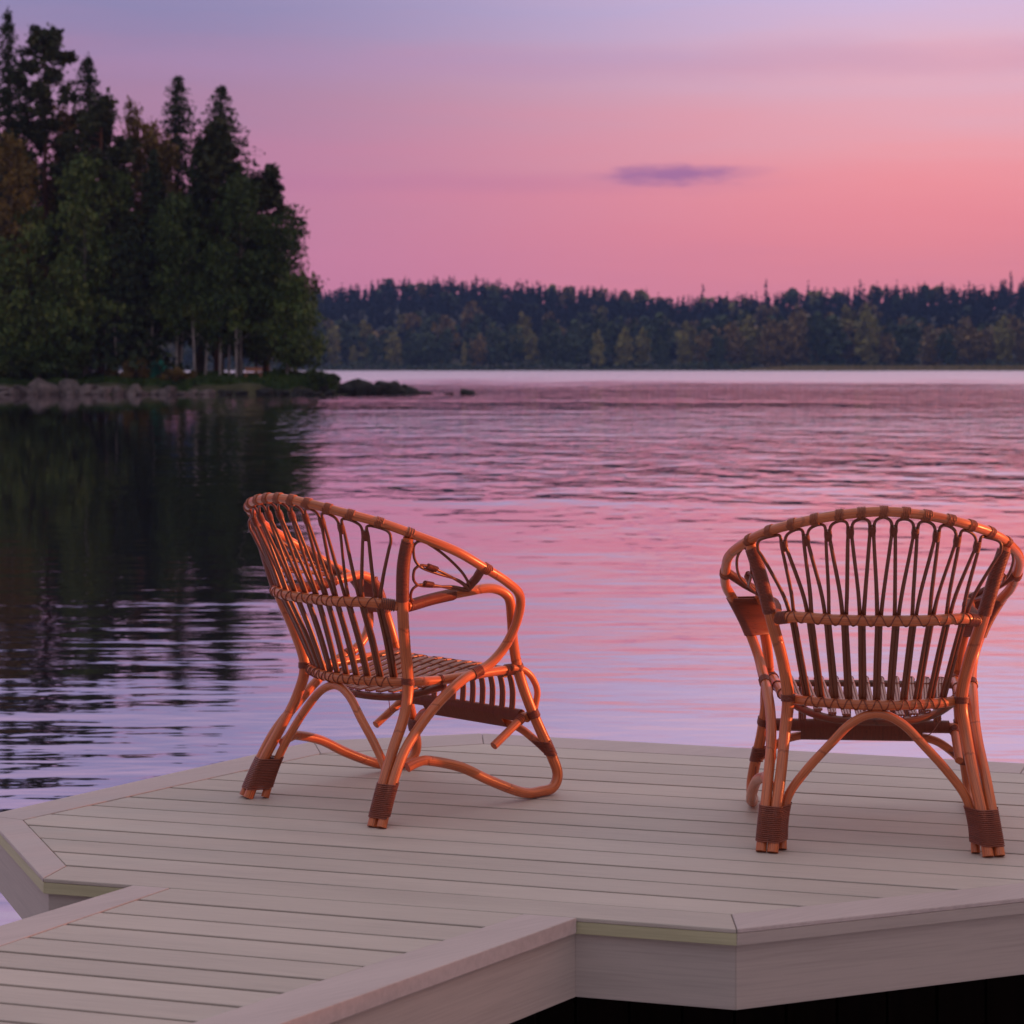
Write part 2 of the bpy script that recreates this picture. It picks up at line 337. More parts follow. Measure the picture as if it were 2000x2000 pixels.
def quads_mesh(name, C, U, W, mat_, extra=None):
    """a cloud of leaf-sized quads with centres C and half axes U, W (n x 3)"""
    n = len(C); V = np.stack([C - U - W, C + U - W * .6, C + U * .6 + W, C - U * .7 + W * .8], 1).reshape(-1, 3)
    me = bpy.data.meshes.new(name); ev, ef = extra if extra else (np.zeros((0, 3)), [])
    nv = len(V) + len(ev); me.vertices.add(nv); me.vertices.foreach_set('co', np.concatenate([V, ev]).ravel())
    nl = n * 4 + sum(len(f) for f in ef); me.loops.add(nl)
    idx = np.concatenate([np.arange(n * 4)] + [np.array(f) + n * 4 for f in ef]) if len(ef) else np.arange(n * 4)
    me.loops.foreach_set('vertex_index', idx.astype(np.int32)); me.polygons.add(n + len(ef))
    st = np.concatenate([np.arange(n) * 4, n * 4 + np.concatenate([[0], np.cumsum([len(f) for f in ef])[:-1]])]) if len(ef) else np.arange(n) * 4
    me.polygons.foreach_set('loop_start', st.astype(np.int32)); me.update(calc_edges=True); me.validate()
    if mat_: me.materials.append(mat_)
    return me
def rand_quads(rs, C, size, flat=0.0, droop=0.0):
    n = len(C); U = rs.randn(n, 3); U /= np.linalg.norm(U, axis=1)[:, None]; W = rs.randn(n, 3); W -= U * (U * W).sum(1)[:, None]; W /= np.linalg.norm(W, axis=1)[:, None]
    if flat: U[:, 2] *= (1 - flat); W[:, 2] *= (1 - flat)
    if droop: W[:, 2] -= droop * rs.rand(n)
    s = size * (.5 + rs.rand(n, 1)); return U * s, W * s * .8

def tip(P, h, U, W, p_=.6):
    k = np.clip(1.15 - P[:, 2:3] / h, .12, 1) ** p_; return U * k, W * k
def conifer_points(rs, h, r, n, base=.08, power=1.0, ragged=.35, lean=0):
    """points on drooping whorled branches of a conifer, height h, bottom radius r"""
    nb = int(n / 9); z = base + (1 - base) * (rs.rand(nb) ** 1.15); th = rs.rand(nb) * 2 * math.pi
    lv = np.floor(z * h / .62 + .4 * np.sin(th * 2 + z * 9)) * .62 / h; z = .35 * lv + .65 * z; z = np.clip(z, base, .998)
    sidew = 1 + .28 * np.sin(th + z * 11 + rs.rand() * 6) ; rr = r * (1 - z) ** power * (1 - ragged * rs.rand(nb)) * sidew + .06
    tt = np.repeat(np.arange(nb), 9); s = np.tile(np.linspace(.12, 1, 9), nb); s = s + rs.randn(len(s)) * .05
    x = np.cos(th[tt]) * rr[tt] * s; y = np.sin(th[tt]) * rr[tt] * s
    zz = z[tt] * h - .28 * rr[tt] * s ** 1.6 + .12 * rr[tt] * s + rs.randn(len(s)) * .08
    return np.stack([x + lean * zz / h, y, zz], 1)
def clump_points(rs, centres, radii, n, shell=.55):
    k = rs.choice(len(centres), n, p=radii ** 2 / (radii ** 2).sum()); d = rs.randn(n, 3); d /= np.linalg.norm(d, axis=1)[:, None]
    rad = radii[k, None] * (shell + (1 - shell) * rs.rand(n, 1)); d[:, 2] *= .75
    return centres[k] + d * rad

# --- far deciduous trees and conifers: eight and six prototypes, copied
def far_leafy(seed, h, r, mt, slim=1.0):
    rs = np.random.RandomState(seed); n = 15
    C = []; Rr = []
    for i in range(n):
        z = .12 + .80 * (i + rs.rand()) / n; w_ = r * (math.sin(math.pi * min(1, z * .82 + .14)) ** .7) * slim; a = rs.rand() * 6.28; q_ = rs.rand() * .75
        C.append((math.cos(a) * w_ * q_, math.sin(a) * w_ * q_, z * h)); Rr.append(w_ * (.45 + .3 * rs.rand()) + .5)
    P = clump_points(rs, np.array(C), np.array(Rr), 420, .5); P[:, 2] = np.clip(P[:, 2], .3, h)
    U, W = rand_quads(rs, P, .62); return quads_mesh('crown', P, U, W, mt)
def far_conifer(seed, h, r):
    rs = np.random.RandomState(seed); P = conifer_points(rs, h, r, 520, .05, .95, .5); U, W = rand_quads(rs, P, .55, .2); U, W = tip(P, h, U, W); return quads_mesh('crown', P, U, W, FARC)
def trunk_mesh(h, r, mt, bend=0):
    q = MB(); q.tube([(0, 0, -.6), (bend * .4, 0, h * .33), (bend, bend * .3, h * .66), (bend * .8, 0, h)], [r, r * .75, r * .45, r * .12], 6, n=2)
    me = bpy.data.meshes.new('trunk'); me.from_pydata(np.concatenate(q.v).tolist(), [], q.f); me.materials.append(mt); me.polygons.foreach_set('use_smooth', [True] * len(me.polygons)); return me
rs = np.random.RandomState(5)
FL = [(far_leafy(10 + i, 15, 4.2 + .4 * (i % 3), FARL[[0, 1, 0, 2, 0, 1][i]], [1, 1, .8, .75, 1.15, .9][i]), [0, 1, 0, 2, 0, 1][i]) for i in range(6)]
FCN = [far_conifer(30 + i, 15, 2.3 + .5 * (i % 3)) for i in range(6)]
FTR = trunk_mesh(12, .22, SBARK)
GSHORE, GRIDGE = 'broadleaved trees along the far shore', 'conifers standing out on the far skyline'
lab_s = ['dark green rounded tree in the belt along the far shore', 'brownish turning tree in the belt along the far shore', 'pale yellowing tree in the belt along the far shore']
def far_tree(name, me, x, y, z, s, lab, cat, grp):
    o = empty(name, (x, y, z), rs.rand() * 6.28); s2 = s * (.9 + .2 * rs.rand()); o.scale = (s2, s2, s)
    tag(o, lab, cat, grp); c_ = link_mesh('crown', me, None, o); tr = link_mesh('trunk', FTR, None, o); return o
for row, (Yb, step) in enumerate(((800, 6.8), (818, 8.2))):
    x = -250.0
    while x < 255:
        px = 1000 + x * FPX / Yb
        if row == 0: top = np.interp(px, [-300, 620, 700, 900, 1100, 1300, 1500, 1600, 1800, 2000, 2300], [640, 640, 636, 640, 640, 640, 622, 612, 640, 640, 640]) + rs.randn() * 13
        else: top = np.interp(px, [-300, 620, 800, 1000, 1200, 1400, 1560, 1700, 1850, 2000, 2300], [620, 628, 618, 612, 612, 606, 596, 602, 628, 622, 620]) + rs.randn() * 7
        if 1500 < px < 2100: i = rs.choice([0, 1, 5, 1, 3, 2])
        else: i = rs.choice([0, 2, 4, 0, 2, 3, 1])
        me, k = FL[i]; h = (HORIZ - top) * Yb / FPX
        tone = ['dark green', 'brownish turning', 'pale yellowing'][k]; size = 'tall' if h > 18.5 else 'low' if h < 14.5 else 'middle-sized'
        where = ('hidden behind the wooded point' if px < 600 else 'on the far shore close to the wooded point' if px < 760 else 'on the far shore between point and lone rock' if px < 930 else 'on the far shore under the long hill' if px < 1130 else 'on the far shore beneath the violet cloud' if px < 1440 else 'over the start of the reeds' if px < 1640 else 'over the middle of the reeds' if px < 1840 else 'over the right end of the reeds' if px < 2000 else 'beyond the right edge of the reeds seen')
        lab_ = '%s %s tree %s, %s row' % (size, tone, where, 'front' if row == 0 else 'second')
        far_tree('broadleaved_tree', me, x, Yb + rs.rand() * 8, .2, h / 15, lab_, 'tree', GSHORE); x += step * (.7 + .6 * rs.rand())
for px, top, lab in ((1168, 640, 'pale yellow-green tree standing forward between dark ones, middle of the far shore'), (1222, 633, 'slim olive tree just right of the pale yellow-green one on the far shore'),
                     (907, 662, 'thin pale sapling at the water edge of the far shore'), (1690, 590, 'tall slender olive-brown tree with two upright stems above the reed bed'), (1958, 640, 'small yellow tree low on the far shore near the right edge')):
    Yb = 797.; h = (HORIZ - top) * Yb / FPX
    o = far_tree('pale_tree', FL[3][0], px2x(px, Yb), Yb, .2, h / 15, lab, 'tree', GSHORE); o.scale = (h / 15 * (.4 if px == 907 else .9), h / 15 * .9, h / 15)
x = -300.0
while x < 300:
    z = float(hill_z(np.array(x), np.array(YR))); h = float(ridge_z(x)) - z + abs(rs.randn()) * 2.6 - 1.0
    if rs.rand() < .05: h += 6
    far_tree('conifer', FCN[rs.randint(6)], x, YR + rs.randn() * 5, z - .3, h / 15, ('tall spiky' if h > 18 else 'dark') + ' conifer top on the skyline ' + ('behind the wooded point' if x < -105 else 'of the long hill at left' if x < -20 else 'where the hill slopes down under the cloud' if x < 100 else 'in the dip right of the cloud' if x < 170 else 'rising towards the right edge'), 'tree', GRIDGE); x += 4.2 * (.5 + rs.rand())
# hillside wood behind and above the shore belt: one mass
def wood_mass():
    rs = np.random.RandomState(77); n = 4600; y = 830 + (YR + 25 - 830) * rs.rand(n) ** .8; x = (rs.rand(n) - .5) * 2 * (470 * y / 1000 + 60)
    leafy = rs.rand(n) < np.clip((960 - y) / 260, .06, .7)
    Cs = []; Us = []; Ws = []; mi = []
    protos = []
    for k in range(5):
        P = conifer_points(rs, 13, 2.7, 171, .02, .95, .4); U_, W_ = rand_quads(rs, P, .95, .2); protos.append((P,) + tip(P, 14, U_, W_))
    for k in range(4):
        c_ = np.array([(rs.randn() * 1.6, rs.randn() * 1.6, 6 + 6.5 * rs.rand()) for _ in range(8)]); P = clump_points(rs, c_, 1.6 + rs.rand(8), 110, .5); protos.append((P,) + rand_quads(rs, P, 1.05))
    z = hill_z(x, y)
    for i in range(n):
        k = 5 + rs.randint(4) if leafy[i] else rs.randint(5); P, U, W = protos[k]; s = .75 + .4 * rs.rand(); a = rs.rand() * 6.28; c_, s_ = math.cos(a), math.sin(a)
        Rm = np.array([[c_, s_, 0], [-s_, c_, 0], [0, 0, 1]])
        Cs.append((P * s) @ Rm + [x[i], y[i], z[i]]); Us.append(U @ Rm); Ws.append(W @ Rm); mi.append(np.full(len(P), (1 + rs.choice(3, p=[.55, .37, .08])) if leafy[i] else 0))
    me = quads_mesh('forest', np.concatenate(Cs), np.concatenate(Us), np.concatenate(Ws), FARC)
    for f in FARL: me.materials.append(f)
    me.polygons.foreach_set('material_index', np.concatenate(mi).astype(np.int32)); return me
tag(link_mesh('forest', wood_mass()), 'mixed wood covering the hillside beyond the lake', 'forest', kind='stuff')
# low bushes along the far water line (mass) and the reed bed at the right
rs = np.random.RandomState(8); n = 6000; x = (rs.rand(n) - .5) * 560; P = np.stack([x, 792 + rs.rand(n) * 4, -.2 + 3.6 * rs.rand(n) * (.55 + .45 * np.sin(x * .15) * np.sin(x * .041 + 1))], 1)
U, W = rand_quads(rs, P, .5); tag(link_mesh('undergrowth', quads_mesh('undergrowth', P, U, W, FARL[0])), 'low bushes along the far water line', 'undergrowth', kind='stuff')
m, t, p = mat('reed'); geo = N(t, 'ShaderNodeNewGeometry'); c = ramp(t, [(0, (.17, .14, .04, 1)), (1, (.34, .24, .09, 1))]); L(t, geo.outputs['Random Per Island'], c.inputs[0]); L(t, c.outputs[0], p.inputs['Base Color']); REED = m
n = 9000; px = 1440 + 900 * rs.rand(n) ** .9; x = (px - 1000) * 786 / FPX; hgt = np.interp(px, [1440, 1540, 2400], [.2, 1.5, 1.7]) * (.75 + .35 * rs.rand(n)) + WATER + .5
P = np.stack([x, 781 + 6 * rs.rand(n), WATER + hgt * .5], 1); U = np.stack([.10 + .08 * rs.rand(n), rs.randn(n) * .05, np.zeros(n)], 1); W = np.stack([rs.randn(n) * .08, rs.randn(n) * .05, hgt * .5 + .3], 1)
tag(link_mesh('reeds', quads_mesh('reeds', P, U, W, REED)), 'strip of olive-brown reeds along the far shore at right', 'reeds', kind='stuff')

# ---------------------------------------------------------------- the wooded point at left
def land_h(x, y):
    # shore line: straight at Y = 120 up to x = -11, then a narrow spit running out to x = -5
    front = 120.6 + .5 * np.sin(x * .9) + .35 * np.sin(x * 2.3 + 1); back = np.where(x < -14, 175, 175 - (x + 14) * 14)
    back = np.where(x > -11.2, 124.5 - (x + 11.2) * .35, np.maximum(back, 126))
    d = np.minimum(y - front, back - y); d = np.minimum(d, (-5.6 - x) * 1.2)
    z = WATER - 1.0 + 1.55 * np.clip((d + 1.2) / 2.2, 0, 1) + .38 * np.clip((d - 1) / 4, 0, 1) * np.where(x < -10.5, 1, 0) 
    z = np.where(x > -10.6, np.minimum(z, WATER + .10 - (x + 10.6) * .05), z)
    return z + .05 * np.sin(x * 1.7 + y) * np.clip(d, 0, 1)
gx = np.linspace(-75, -3, 145); gy = np.concatenate([np.linspace(117, 130, 40), np.linspace(131, 182, 20)]); GX, GY = np.meshgrid(gx, gy)
q = MB(); q.add(np.stack([GX.ravel(), GY.ravel(), land_h(GX, GY).ravel()], 1), [[j * 145 + i, j * 145 + i + 1, (j + 1) * 145 + i + 1, (j + 1) * 145 + i] for j in range(len(gy) - 1) for i in range(144)])
m, t, p = mat('shore_soil'); tc = N(t, 'ShaderNodeTexCoord'); c = ramp(t, [(.3, (.03, .03, .016, 1)), (.6, (.06, .06, .025, 1)), (.8, (.10, .07, .045, 1))]); L(t, noise(t, tc.outputs['Object'], .9, 5), c.inputs[0]); L(t, c.outputs[0], p.inputs['Base Color']); p.inputs['Roughness'].default_value = .95
tag(q.build('island_ground', m), kind='structure')
# grass
m = make_leaf('shore_grass', (.025, .052, .012, 1), (.038, .078, .016, 1), (.07, .10, .025, 1)); rs = np.random.RandomState(3); n = 26000
x = -38 + 28.5 * rs.rand(n) ** .75; y = 121.6 + 7 * rs.rand(n) ** 1.6; z = land_h(x, y); hg = .10 + .26 * rs.rand(n) * (.6 + .6 * np.sin(x * .8) ** 2); hg[(x > -14)] *= 1.35
k = z > WATER + .15; x, y, z, hg = x[k], y[k], z[k], hg[k]; n = len(x)
P = np.stack([x, y, z + hg * .45], 1); U = np.stack([.03 + .03 * rs.rand(n), rs.randn(n) * .02, np.zeros(n)], 1); W = np.stack([rs.randn(n) * .06, rs.randn(n) * .06, hg * .55], 1)
tag(link_mesh('grass', quads_mesh('grass', P, U, W, m)), 'tall green grass along the bank of the wooded point', 'grass', kind='stuff')

# --- trees of the point
def limbs(q, rs, h, z0, z1, n, rmax, r0, up=.3):
    for i in range(n):
        z = z0 + (z1 - z0) * (i + rs.rand()) / n; a = rs.rand() * 6.28; l = rmax * (.5 + .5 * rs.rand()) * (1 - .6 * (z - z0) / max(.1, h - z0))
        q.tube([(0, 0, z), (math.cos(a) * l * .5, math.sin(a) * l * .5, z + up * l * .5), (math.cos(a) * l, math.sin(a) * l, z + up * l)], [r0, r0 * .6, r0 * .2], 4, cap=False)
def tree(kind, px, top, Yb, lab, rw=None, seed=0, lean=0, name=None, base_frac=None, mt=None, grp='trees of the wooded point', dens=1.0):
    rs = np.random.RandomState(100 + seed); x = px2x(px, Yb); zb = float(land_h(np.array(x), np.array(Yb))) - .05; h = px2z(top, Yb) - zb
    q = MB()
    if kind == 'spruce':
        rw = (rw or h * .13) * 1.22; q.tube([(0, 0, -.3), (lean * .5, 0, h * .5), (lean, 0, h * .97)], [.19, .13, .03], 7, n=3); limbs(q, rs, h, h * .15, h * .9, 16, rw, .035, -.15)
        P = conifer_points(rs, h, rw, int(8600 * dens), base_frac if base_frac is not None else .12, .66, .45, lean); P += rs.randn(*P.shape) * .06; U, W = rand_quads(rs, P, .135, .2, .7); U, W = tip(P, h, U, W, .42); mt = mt or SPRUCE; bk = SBARK
    elif kind == 'pine':
        rw = rw or h * .15; bf = base_frac or .42; q.tube([(0, 0, -.3), (lean * .3, 0, h * .4), (lean, 0, h * .95)], [.24, .19, .05], 8, n=3); limbs(q, rs, h, h * bf, h * .95, 20, rw * .9, .06, .25)
        nc = 74; C = []; Rr = []
        for i in range(nc):
            z = bf + (.985 - bf) * (i + rs.rand()) / nc; w_ = rw * (1 - ((z - bf) / (1.01 - bf)) ** 1.7) ** .75 * (.75 + .35 * rs.rand()) + .2; a = rs.rand() * 6.28; q_ = .35 + .65 * rs.rand()
            C.append((math.cos(a) * w_ * q_ + lean * z, math.sin(a) * w_ * q_, z * h)); Rr.append(.30 + .50 * rs.rand() * (1.25 - z * .7))
        P = clump_points(rs, np.array(C), np.array(Rr), int(7000 * dens), .1); P += rs.randn(*P.shape) * .14; U, W = rand_quads(rs, P, .13, 0, .3); mt = mt or PINE; bk = PBARK
    elif kind in ('birch', 'aspen'):
        rw = (rw or h * .16) * .85; bf = base_frac or .36; q.tube([(0, 0, -.3), (lean * .3, .1, h * .4), (lean, 0, h * .95)], [.09, .065, .02], 7, n=3); limbs(q, rs, h, h * bf, h * .9, 22, rw, .035, .7)
        nc = 60; C = []; Rr = []
        for i in range(nc):
            z = bf + (.99 - bf) * (i + rs.rand()) / nc; w_ = rw * math.sin(math.pi * min(1, .12 + .86 * (z - bf) / (1 - bf))) ** .65; a = rs.rand() * 6.28; q_ = rs.rand() ** .6
            C.append((math.cos(a) * w_ * q_ + lean * z, math.sin(a) * w_ * q_, z * h)); Rr.append(.35 + .6 * rs.rand())
        P = clump_points(rs, np.array(C), np.array(Rr), int(7200 * dens), .1); P += rs.randn(*P.shape) * .075; P[:, 2] -= rs.exponential(.40, len(P)); P[:, 2] = np.maximum(P[:, 2], h * bf * .55 + rs.rand(len(P))); U, W = rand_quads(rs, P, .085, 0, 1.3); mt = mt or BIRCH; bk = BBARK if kind == 'birch' else SBARK
    else:   # bush
        rw = rw or h * .6; q.tube([(0, 0, -.2), (.1, 0, h * .7)], [.05, .015], 5)
        for k in range(4): a = rs.rand() * 6.28; q.tube([(0, 0, 0), (math.cos(a) * rw * .3, math.sin(a) * rw * .3, h * .45), (math.cos(a) * rw * .6, math.sin(a) * rw * .6, h * .8)], [.04, .03, .01], 4)
        C = np.array([(rs.randn() * rw * .45, rs.randn() * rw * .45, h * (.25 + .6 * rs.rand())) for _ in range(16)]); P = clump_points(rs, C, np.full(16, h * .2) * (.7 + .6 * rs.rand(16)), int(1800 * dens), .3)
        P[:, 2] = np.clip(P[:, 2], .02, h); U, W = rand_quads(rs, P, .10); mt = mt or BUSHM; bk = SBARK
    nm = name or {'spruce': 'spruce_tree', 'pine': 'pine_tree', 'birch': 'birch_tree', 'aspen': 'broadleaved_tree', 'bush': 'bush'}[kind]
    o = empty(nm, (x, Yb, zb)); tag(o, lab, 'bush' if kind == 'bush' else 'tree', grp)
    link_mesh('crown', quads_mesh('crown', P, U, W, mt), None, o); q.build('trunk', bk, o); return o
T = [('spruce', 16, 22, 127, 'tallest dark spruce at the left edge of the wooded point', dict(rw=2.5, base_frac=.3)),
 ('pine', 88, 42, 128, 'tall broad-topped pine with red trunk, second tree from the left edge', dict(rw=2.9, base_frac=.5)),
 ('spruce', 172, 108, 131, 'pointed dark conifer between the broad-topped pine and the thin birch', dict(rw=3.8, base_frac=.3)),
 ('pine', 197, 190, 126.5, 'pine with thin red trunk in front of the pointed conifer', dict(rw=2.4, base_frac=.45)),
 ('birch', 262, 186, 130, 'thin tall birch whose wispy top stands in the gap of the skyline', dict(rw=1.5, base_frac=.35, dens=.6, mt=AUTUMN)),
 ('spruce', 348, 147, 131, 'narrow dark spruce with a sharp top right of the thin birch', dict(rw=3.9, base_frac=.2)),
 ('spruce', 432, 166, 129, 'bushy dark conifer with a rounded tip, right of the narrow spruce', dict(rw=4.5, base_frac=.32)),
 ('pine', 425, 235, 127, 'red-trunked pine in front of the bushy conifer', dict(rw=2.2, base_frac=.45)),
 ('pine', 520, 326, 129, 'dark tousled pine where the skyline steps down towards the lake', dict(rw=2.5, base_frac=.3)),
 ('birch', 566, 398, 127, 'airy birch with sky showing through at the tip of the point', dict(rw=2.0, base_frac=.3, dens=.45, mt=BUSHM)),
 ('aspen', 578, 536, 124.6, 'small spreading green tree on the grass near the spit', dict(rw=2.0, base_frac=.18, dens=.8, mt=BIRCH)),
 ('birch', 22, 262, 124.5, 'birch with brownish crown leaning over the left edge', dict(rw=2.4, mt=AUTUMN, dens=.8)),
 ('birch', 128, 212, 129, 'yellowish birch crown just right of the broad-topped pine', dict(rw=2.0, mt=AUTUMN, dens=.8)),
 ('birch', 305, 238, 128, 'autumn-brown birch between the thin birch and the sharp spruce', dict(rw=1.9, mt=AUTUMN)),
 ('birch', 222, 330, 126, 'green birch with pale trunk left of the teal tent', dict(rw=2.0, dens=.8)),
 ('birch', 165, 300, 124.5, 'olive birch with white trunk close to the boulders', dict(rw=1.8, dens=.8)),
 ('spruce', 388, 262, 126.5, 'narrow dark spruce squeezed between the two tall conifers', dict(rw=2.1, base_frac=.16)),
 ('spruce', 132, 262, 127.5, 'slim dark spruce just right of the broad-topped pine', dict(rw=2.0, base_frac=.2)),
 ('spruce', 300, 292, 126.0, 'slim dark spruce left of the sharp-topped one', dict(rw=1.9, base_frac=.2)),
 ('birch', 470, 335, 125.5, 'green birch above the timber bench', dict(rw=2.2, mt=BUSHM)),
 ('aspen', 500, 430, 127.5, 'low dark leafy tree behind the small spreading one', dict(rw=2.3, base_frac=.15)),
 ('aspen', 60, 400, 123.8, 'dark leafy tree with grey-green crown near the left boulders', dict(rw=2.8, base_frac=.12)),
 ('spruce', 255, 420, 124.5, 'young spruce hanging dark over the shore left of the tent', dict(rw=2.4, base_frac=.12)),
 ('aspen', 120, 505, 123.2, 'small dark leafy tree over the boulders', dict(rw=2.2, base_frac=.15)),
 ('birch', 345, 380, 124, 'birch with pinkish white trunk right of the teal tent', dict(rw=1.9, mt=BUSHM)),
 ('aspen', -5, 470, 123.0, 'dark bushy tree cut by the left edge just above the shore', dict(rw=2.6, base_frac=.1)),
 ('birch', 430, 470, 124.0, 'young birch with white trunk beside the timber bench', dict(rw=1.7, mt=BUSHM)),
 ('spruce', 300, 330, 134, 'dark spruce filling the gap behind the autumn-brown birch', dict(rw=2.6, base_frac=.42)),
 ('spruce', 120, 330, 137, 'dark spruce deep in the stand behind the olive birch', dict(rw=4.0, base_frac=.03)),
 ('spruce', 395, 340, 137, 'dark spruce deep in the stand behind the red-trunked pine', dict(rw=2.6, base_frac=.45)),
 ('spruce', 30, 260, 136, 'dark spruce deep in the stand at the left edge', dict(rw=3.9, base_frac=.03)),
 ('spruce', 215, 300, 139, 'dark spruce deep in the stand behind the young spruce', dict(rw=2.8, base_frac=.3)),
 ('spruce', 470, 420, 136, 'short dark spruce behind the birch above the bench', dict(rw=3.0, base_frac=.16)),
 ('spruce', 82, 320, 138, 'dark spruce deep in the stand behind the broad-topped pine', dict(rw=3.0, base_frac=.03)),
 ('pine', -60, 90, 130, 'pine just outside the left edge', dict(rw=3.0)),
 ('spruce', -120, 60, 128, 'spruce beyond the left edge', dict(rw=3.0, dens=.6)),
 ('spruce', -210, 140, 131, 'wide spruce beyond the left edge', dict(rw=3.6, dens=.6))]
for i, (k, px, top, Yb, lab, kw) in enumerate(T): tree(k, px, top, Yb, lab, seed=i, **kw)
for i, (px, top, Yb, lab) in enumerate([(20, 655, 122.6, 'dark bush at the left edge above the boulders'), (75, 668, 122.8, 'dark bush behind the leftmost big boulder'), (130, 662, 123, 'round bush between two birch trunks'), (255, 690, 123, 'brown-leaved low bush left of the teal tent'), (336, 716, 122.7, 'rusty brown bush right in front of the teal tent'), (640, 722, 122.2, 'small green bush where the spit begins')]):
    tree('bush', px, top, Yb, lab, seed=60 + i, grp='bushes on the wooded point', mt=AUTUMN if 'brown' in lab else BUSHM, rw=1.1)
# slim bare trunks seen under the crowns
def sapling(px, Yb, toppx, lab, seed):
    rs = np.random.RandomState(seed); x = px2x(px, Yb); zb = float(land_h(np.array(x), np.array(Yb))) - .05; h = px2z(toppx, Yb) - zb; o = empty('young_birch', (x, Yb, zb)); tag(o, lab, 'tree', 'slim birch trunks under the crowns')
    q = MB(); l = rs.randn() * .25; q.tube([(0, 0, -.2), (l * .5, 0, h * .5), (l, 0, h)], [.085, .06, .02], 6, n=2); limbs(q, rs, h, h * .4, h * .95, 8, 1.0, .02, .8); q.build('trunk', BBARK, o)
    C = np.array([(l + rs.randn() * .5, rs.randn() * .5, h * (.7 + .35 * rs.rand())) for _ in range(8)]); P = clump_points(rs, C, np.full(8, .5), 500, .3); U, W = rand_quads(rs, P, .10, 0, .6); link_mesh('crown', quads_mesh('crown', P, U, W, BIRCH), None, o)
for i, (px, top, lab) in enumerate([(232, 600, 'slim birch trunk left of the teal tent'), (292, 590, 'slim pale birch trunk just left of the teal tent'), (352, 560, 'bright pinkish birch trunk right of the teal tent'), (382, 600, 'leaning pale birch trunk between tent and bench'), (400, 585, 'grey birch trunk midway between tent and bench'), (447, 570, 'brightest white birch trunk just left of the timber bench'), (462, 600, 'thin birch trunk beside the brightest white one'), (562, 620, 'thin pale trunk at the water side of the small spreading tree'), (170, 575, 'pale grey birch trunk above the big boulders')]):
    sapling(px, 123.6 + (i % 3) * .7, top, lab, 300 + i)

# teal tent and timber bench under the trees
m, t, p = mat('teal_canvas'); p.inputs['Base Color'].default_value = (.012, .18, .135, 1); p.inputs['Roughness'].default_value = .6; TEAL = m
m, t, p = mat('weathered_orange_timber'); tc = N(t, 'ShaderNodeTexCoord'); c = ramp(t, [(.3, (.22, .08, .04, 1)), (.7, (.38, .16, .08, 1))]); L(t, noise(t, tc.outputs['Object'], 1, 3, .5, (1, 8, 8)), c.inputs[0]); L(t, c.outputs[0], p.inputs['Base Color']); TIMB = m
Yb = 123.9; x = px2x(309, Yb); zb = float(land_h(np.array(x), np.array(Yb)))
o = empty('tent', (x, Yb, zb)); tag(o, 'small dark teal tent among the birch trunks', 'tent'); o.scale = (.85, .85, .85)
q = MB(); V = []; F = []; nu, nv = 9, 6
for i in range(nu):
    u = -1 + 2 * i / (nu - 1)
    for j in range(nv):
        a = math.pi * j / (nv - 1); rr = (1 - .35 * u * u) * .72; V.append((math.cos(a) * rr, u * .9, .55 + math.sin(a) * rr * 1.15 if 0 < j < nv - 1 else 0))
F = [[i * nv + j, (i + 1) * nv + j, (i + 1) * nv + j + 1, i * nv + j + 1] for i in range(nu - 1) for j in range(nv - 1)] + [list(range(nv))[::-1], [(nu - 1) * nv + j for j in range(nv)]]
q.add(V, F); q.build('canopy', TEAL, o); q = MB(); q.tube([(-.5, -.95, 0), (0, -.97, 1.3), (.5, -.95, 0)], .02, 5, n=4); q.tube([(-.5, .95, 0), (0, .97, 1.3), (.5, .95, 0)], .02, 5, n=4); q.build('tent_pole', SBARK, o)
Yb = 123.4; x = px2x(495, Yb); zb = float(land_h(np.array(x), np.array(Yb))) + .05
o = empty('bench', (x, Yb, zb)); tag(o, 'orange-brown timber bench with back at the edge of the trees', 'bench')
q = MB(); q.prism([(-.5, -.2), (.5, -.2), (.5, .2), (-.5, .2)], .38, .44); q.build('seat', TIMB, o)
q = MB(); q.prism([(-.5, .17), (.5, .17), (.5, .21), (-.5, .21)], .50, .72); q.build('backrest', TIMB, o)
for sx in (-.42, .42):
    q = MB(); q.prism([(sx - .05, -.19), (sx + .05, -.19), (sx + .05, .19), (sx - .05, .19)], 0, .38); q.build('leg', TIMB, o)

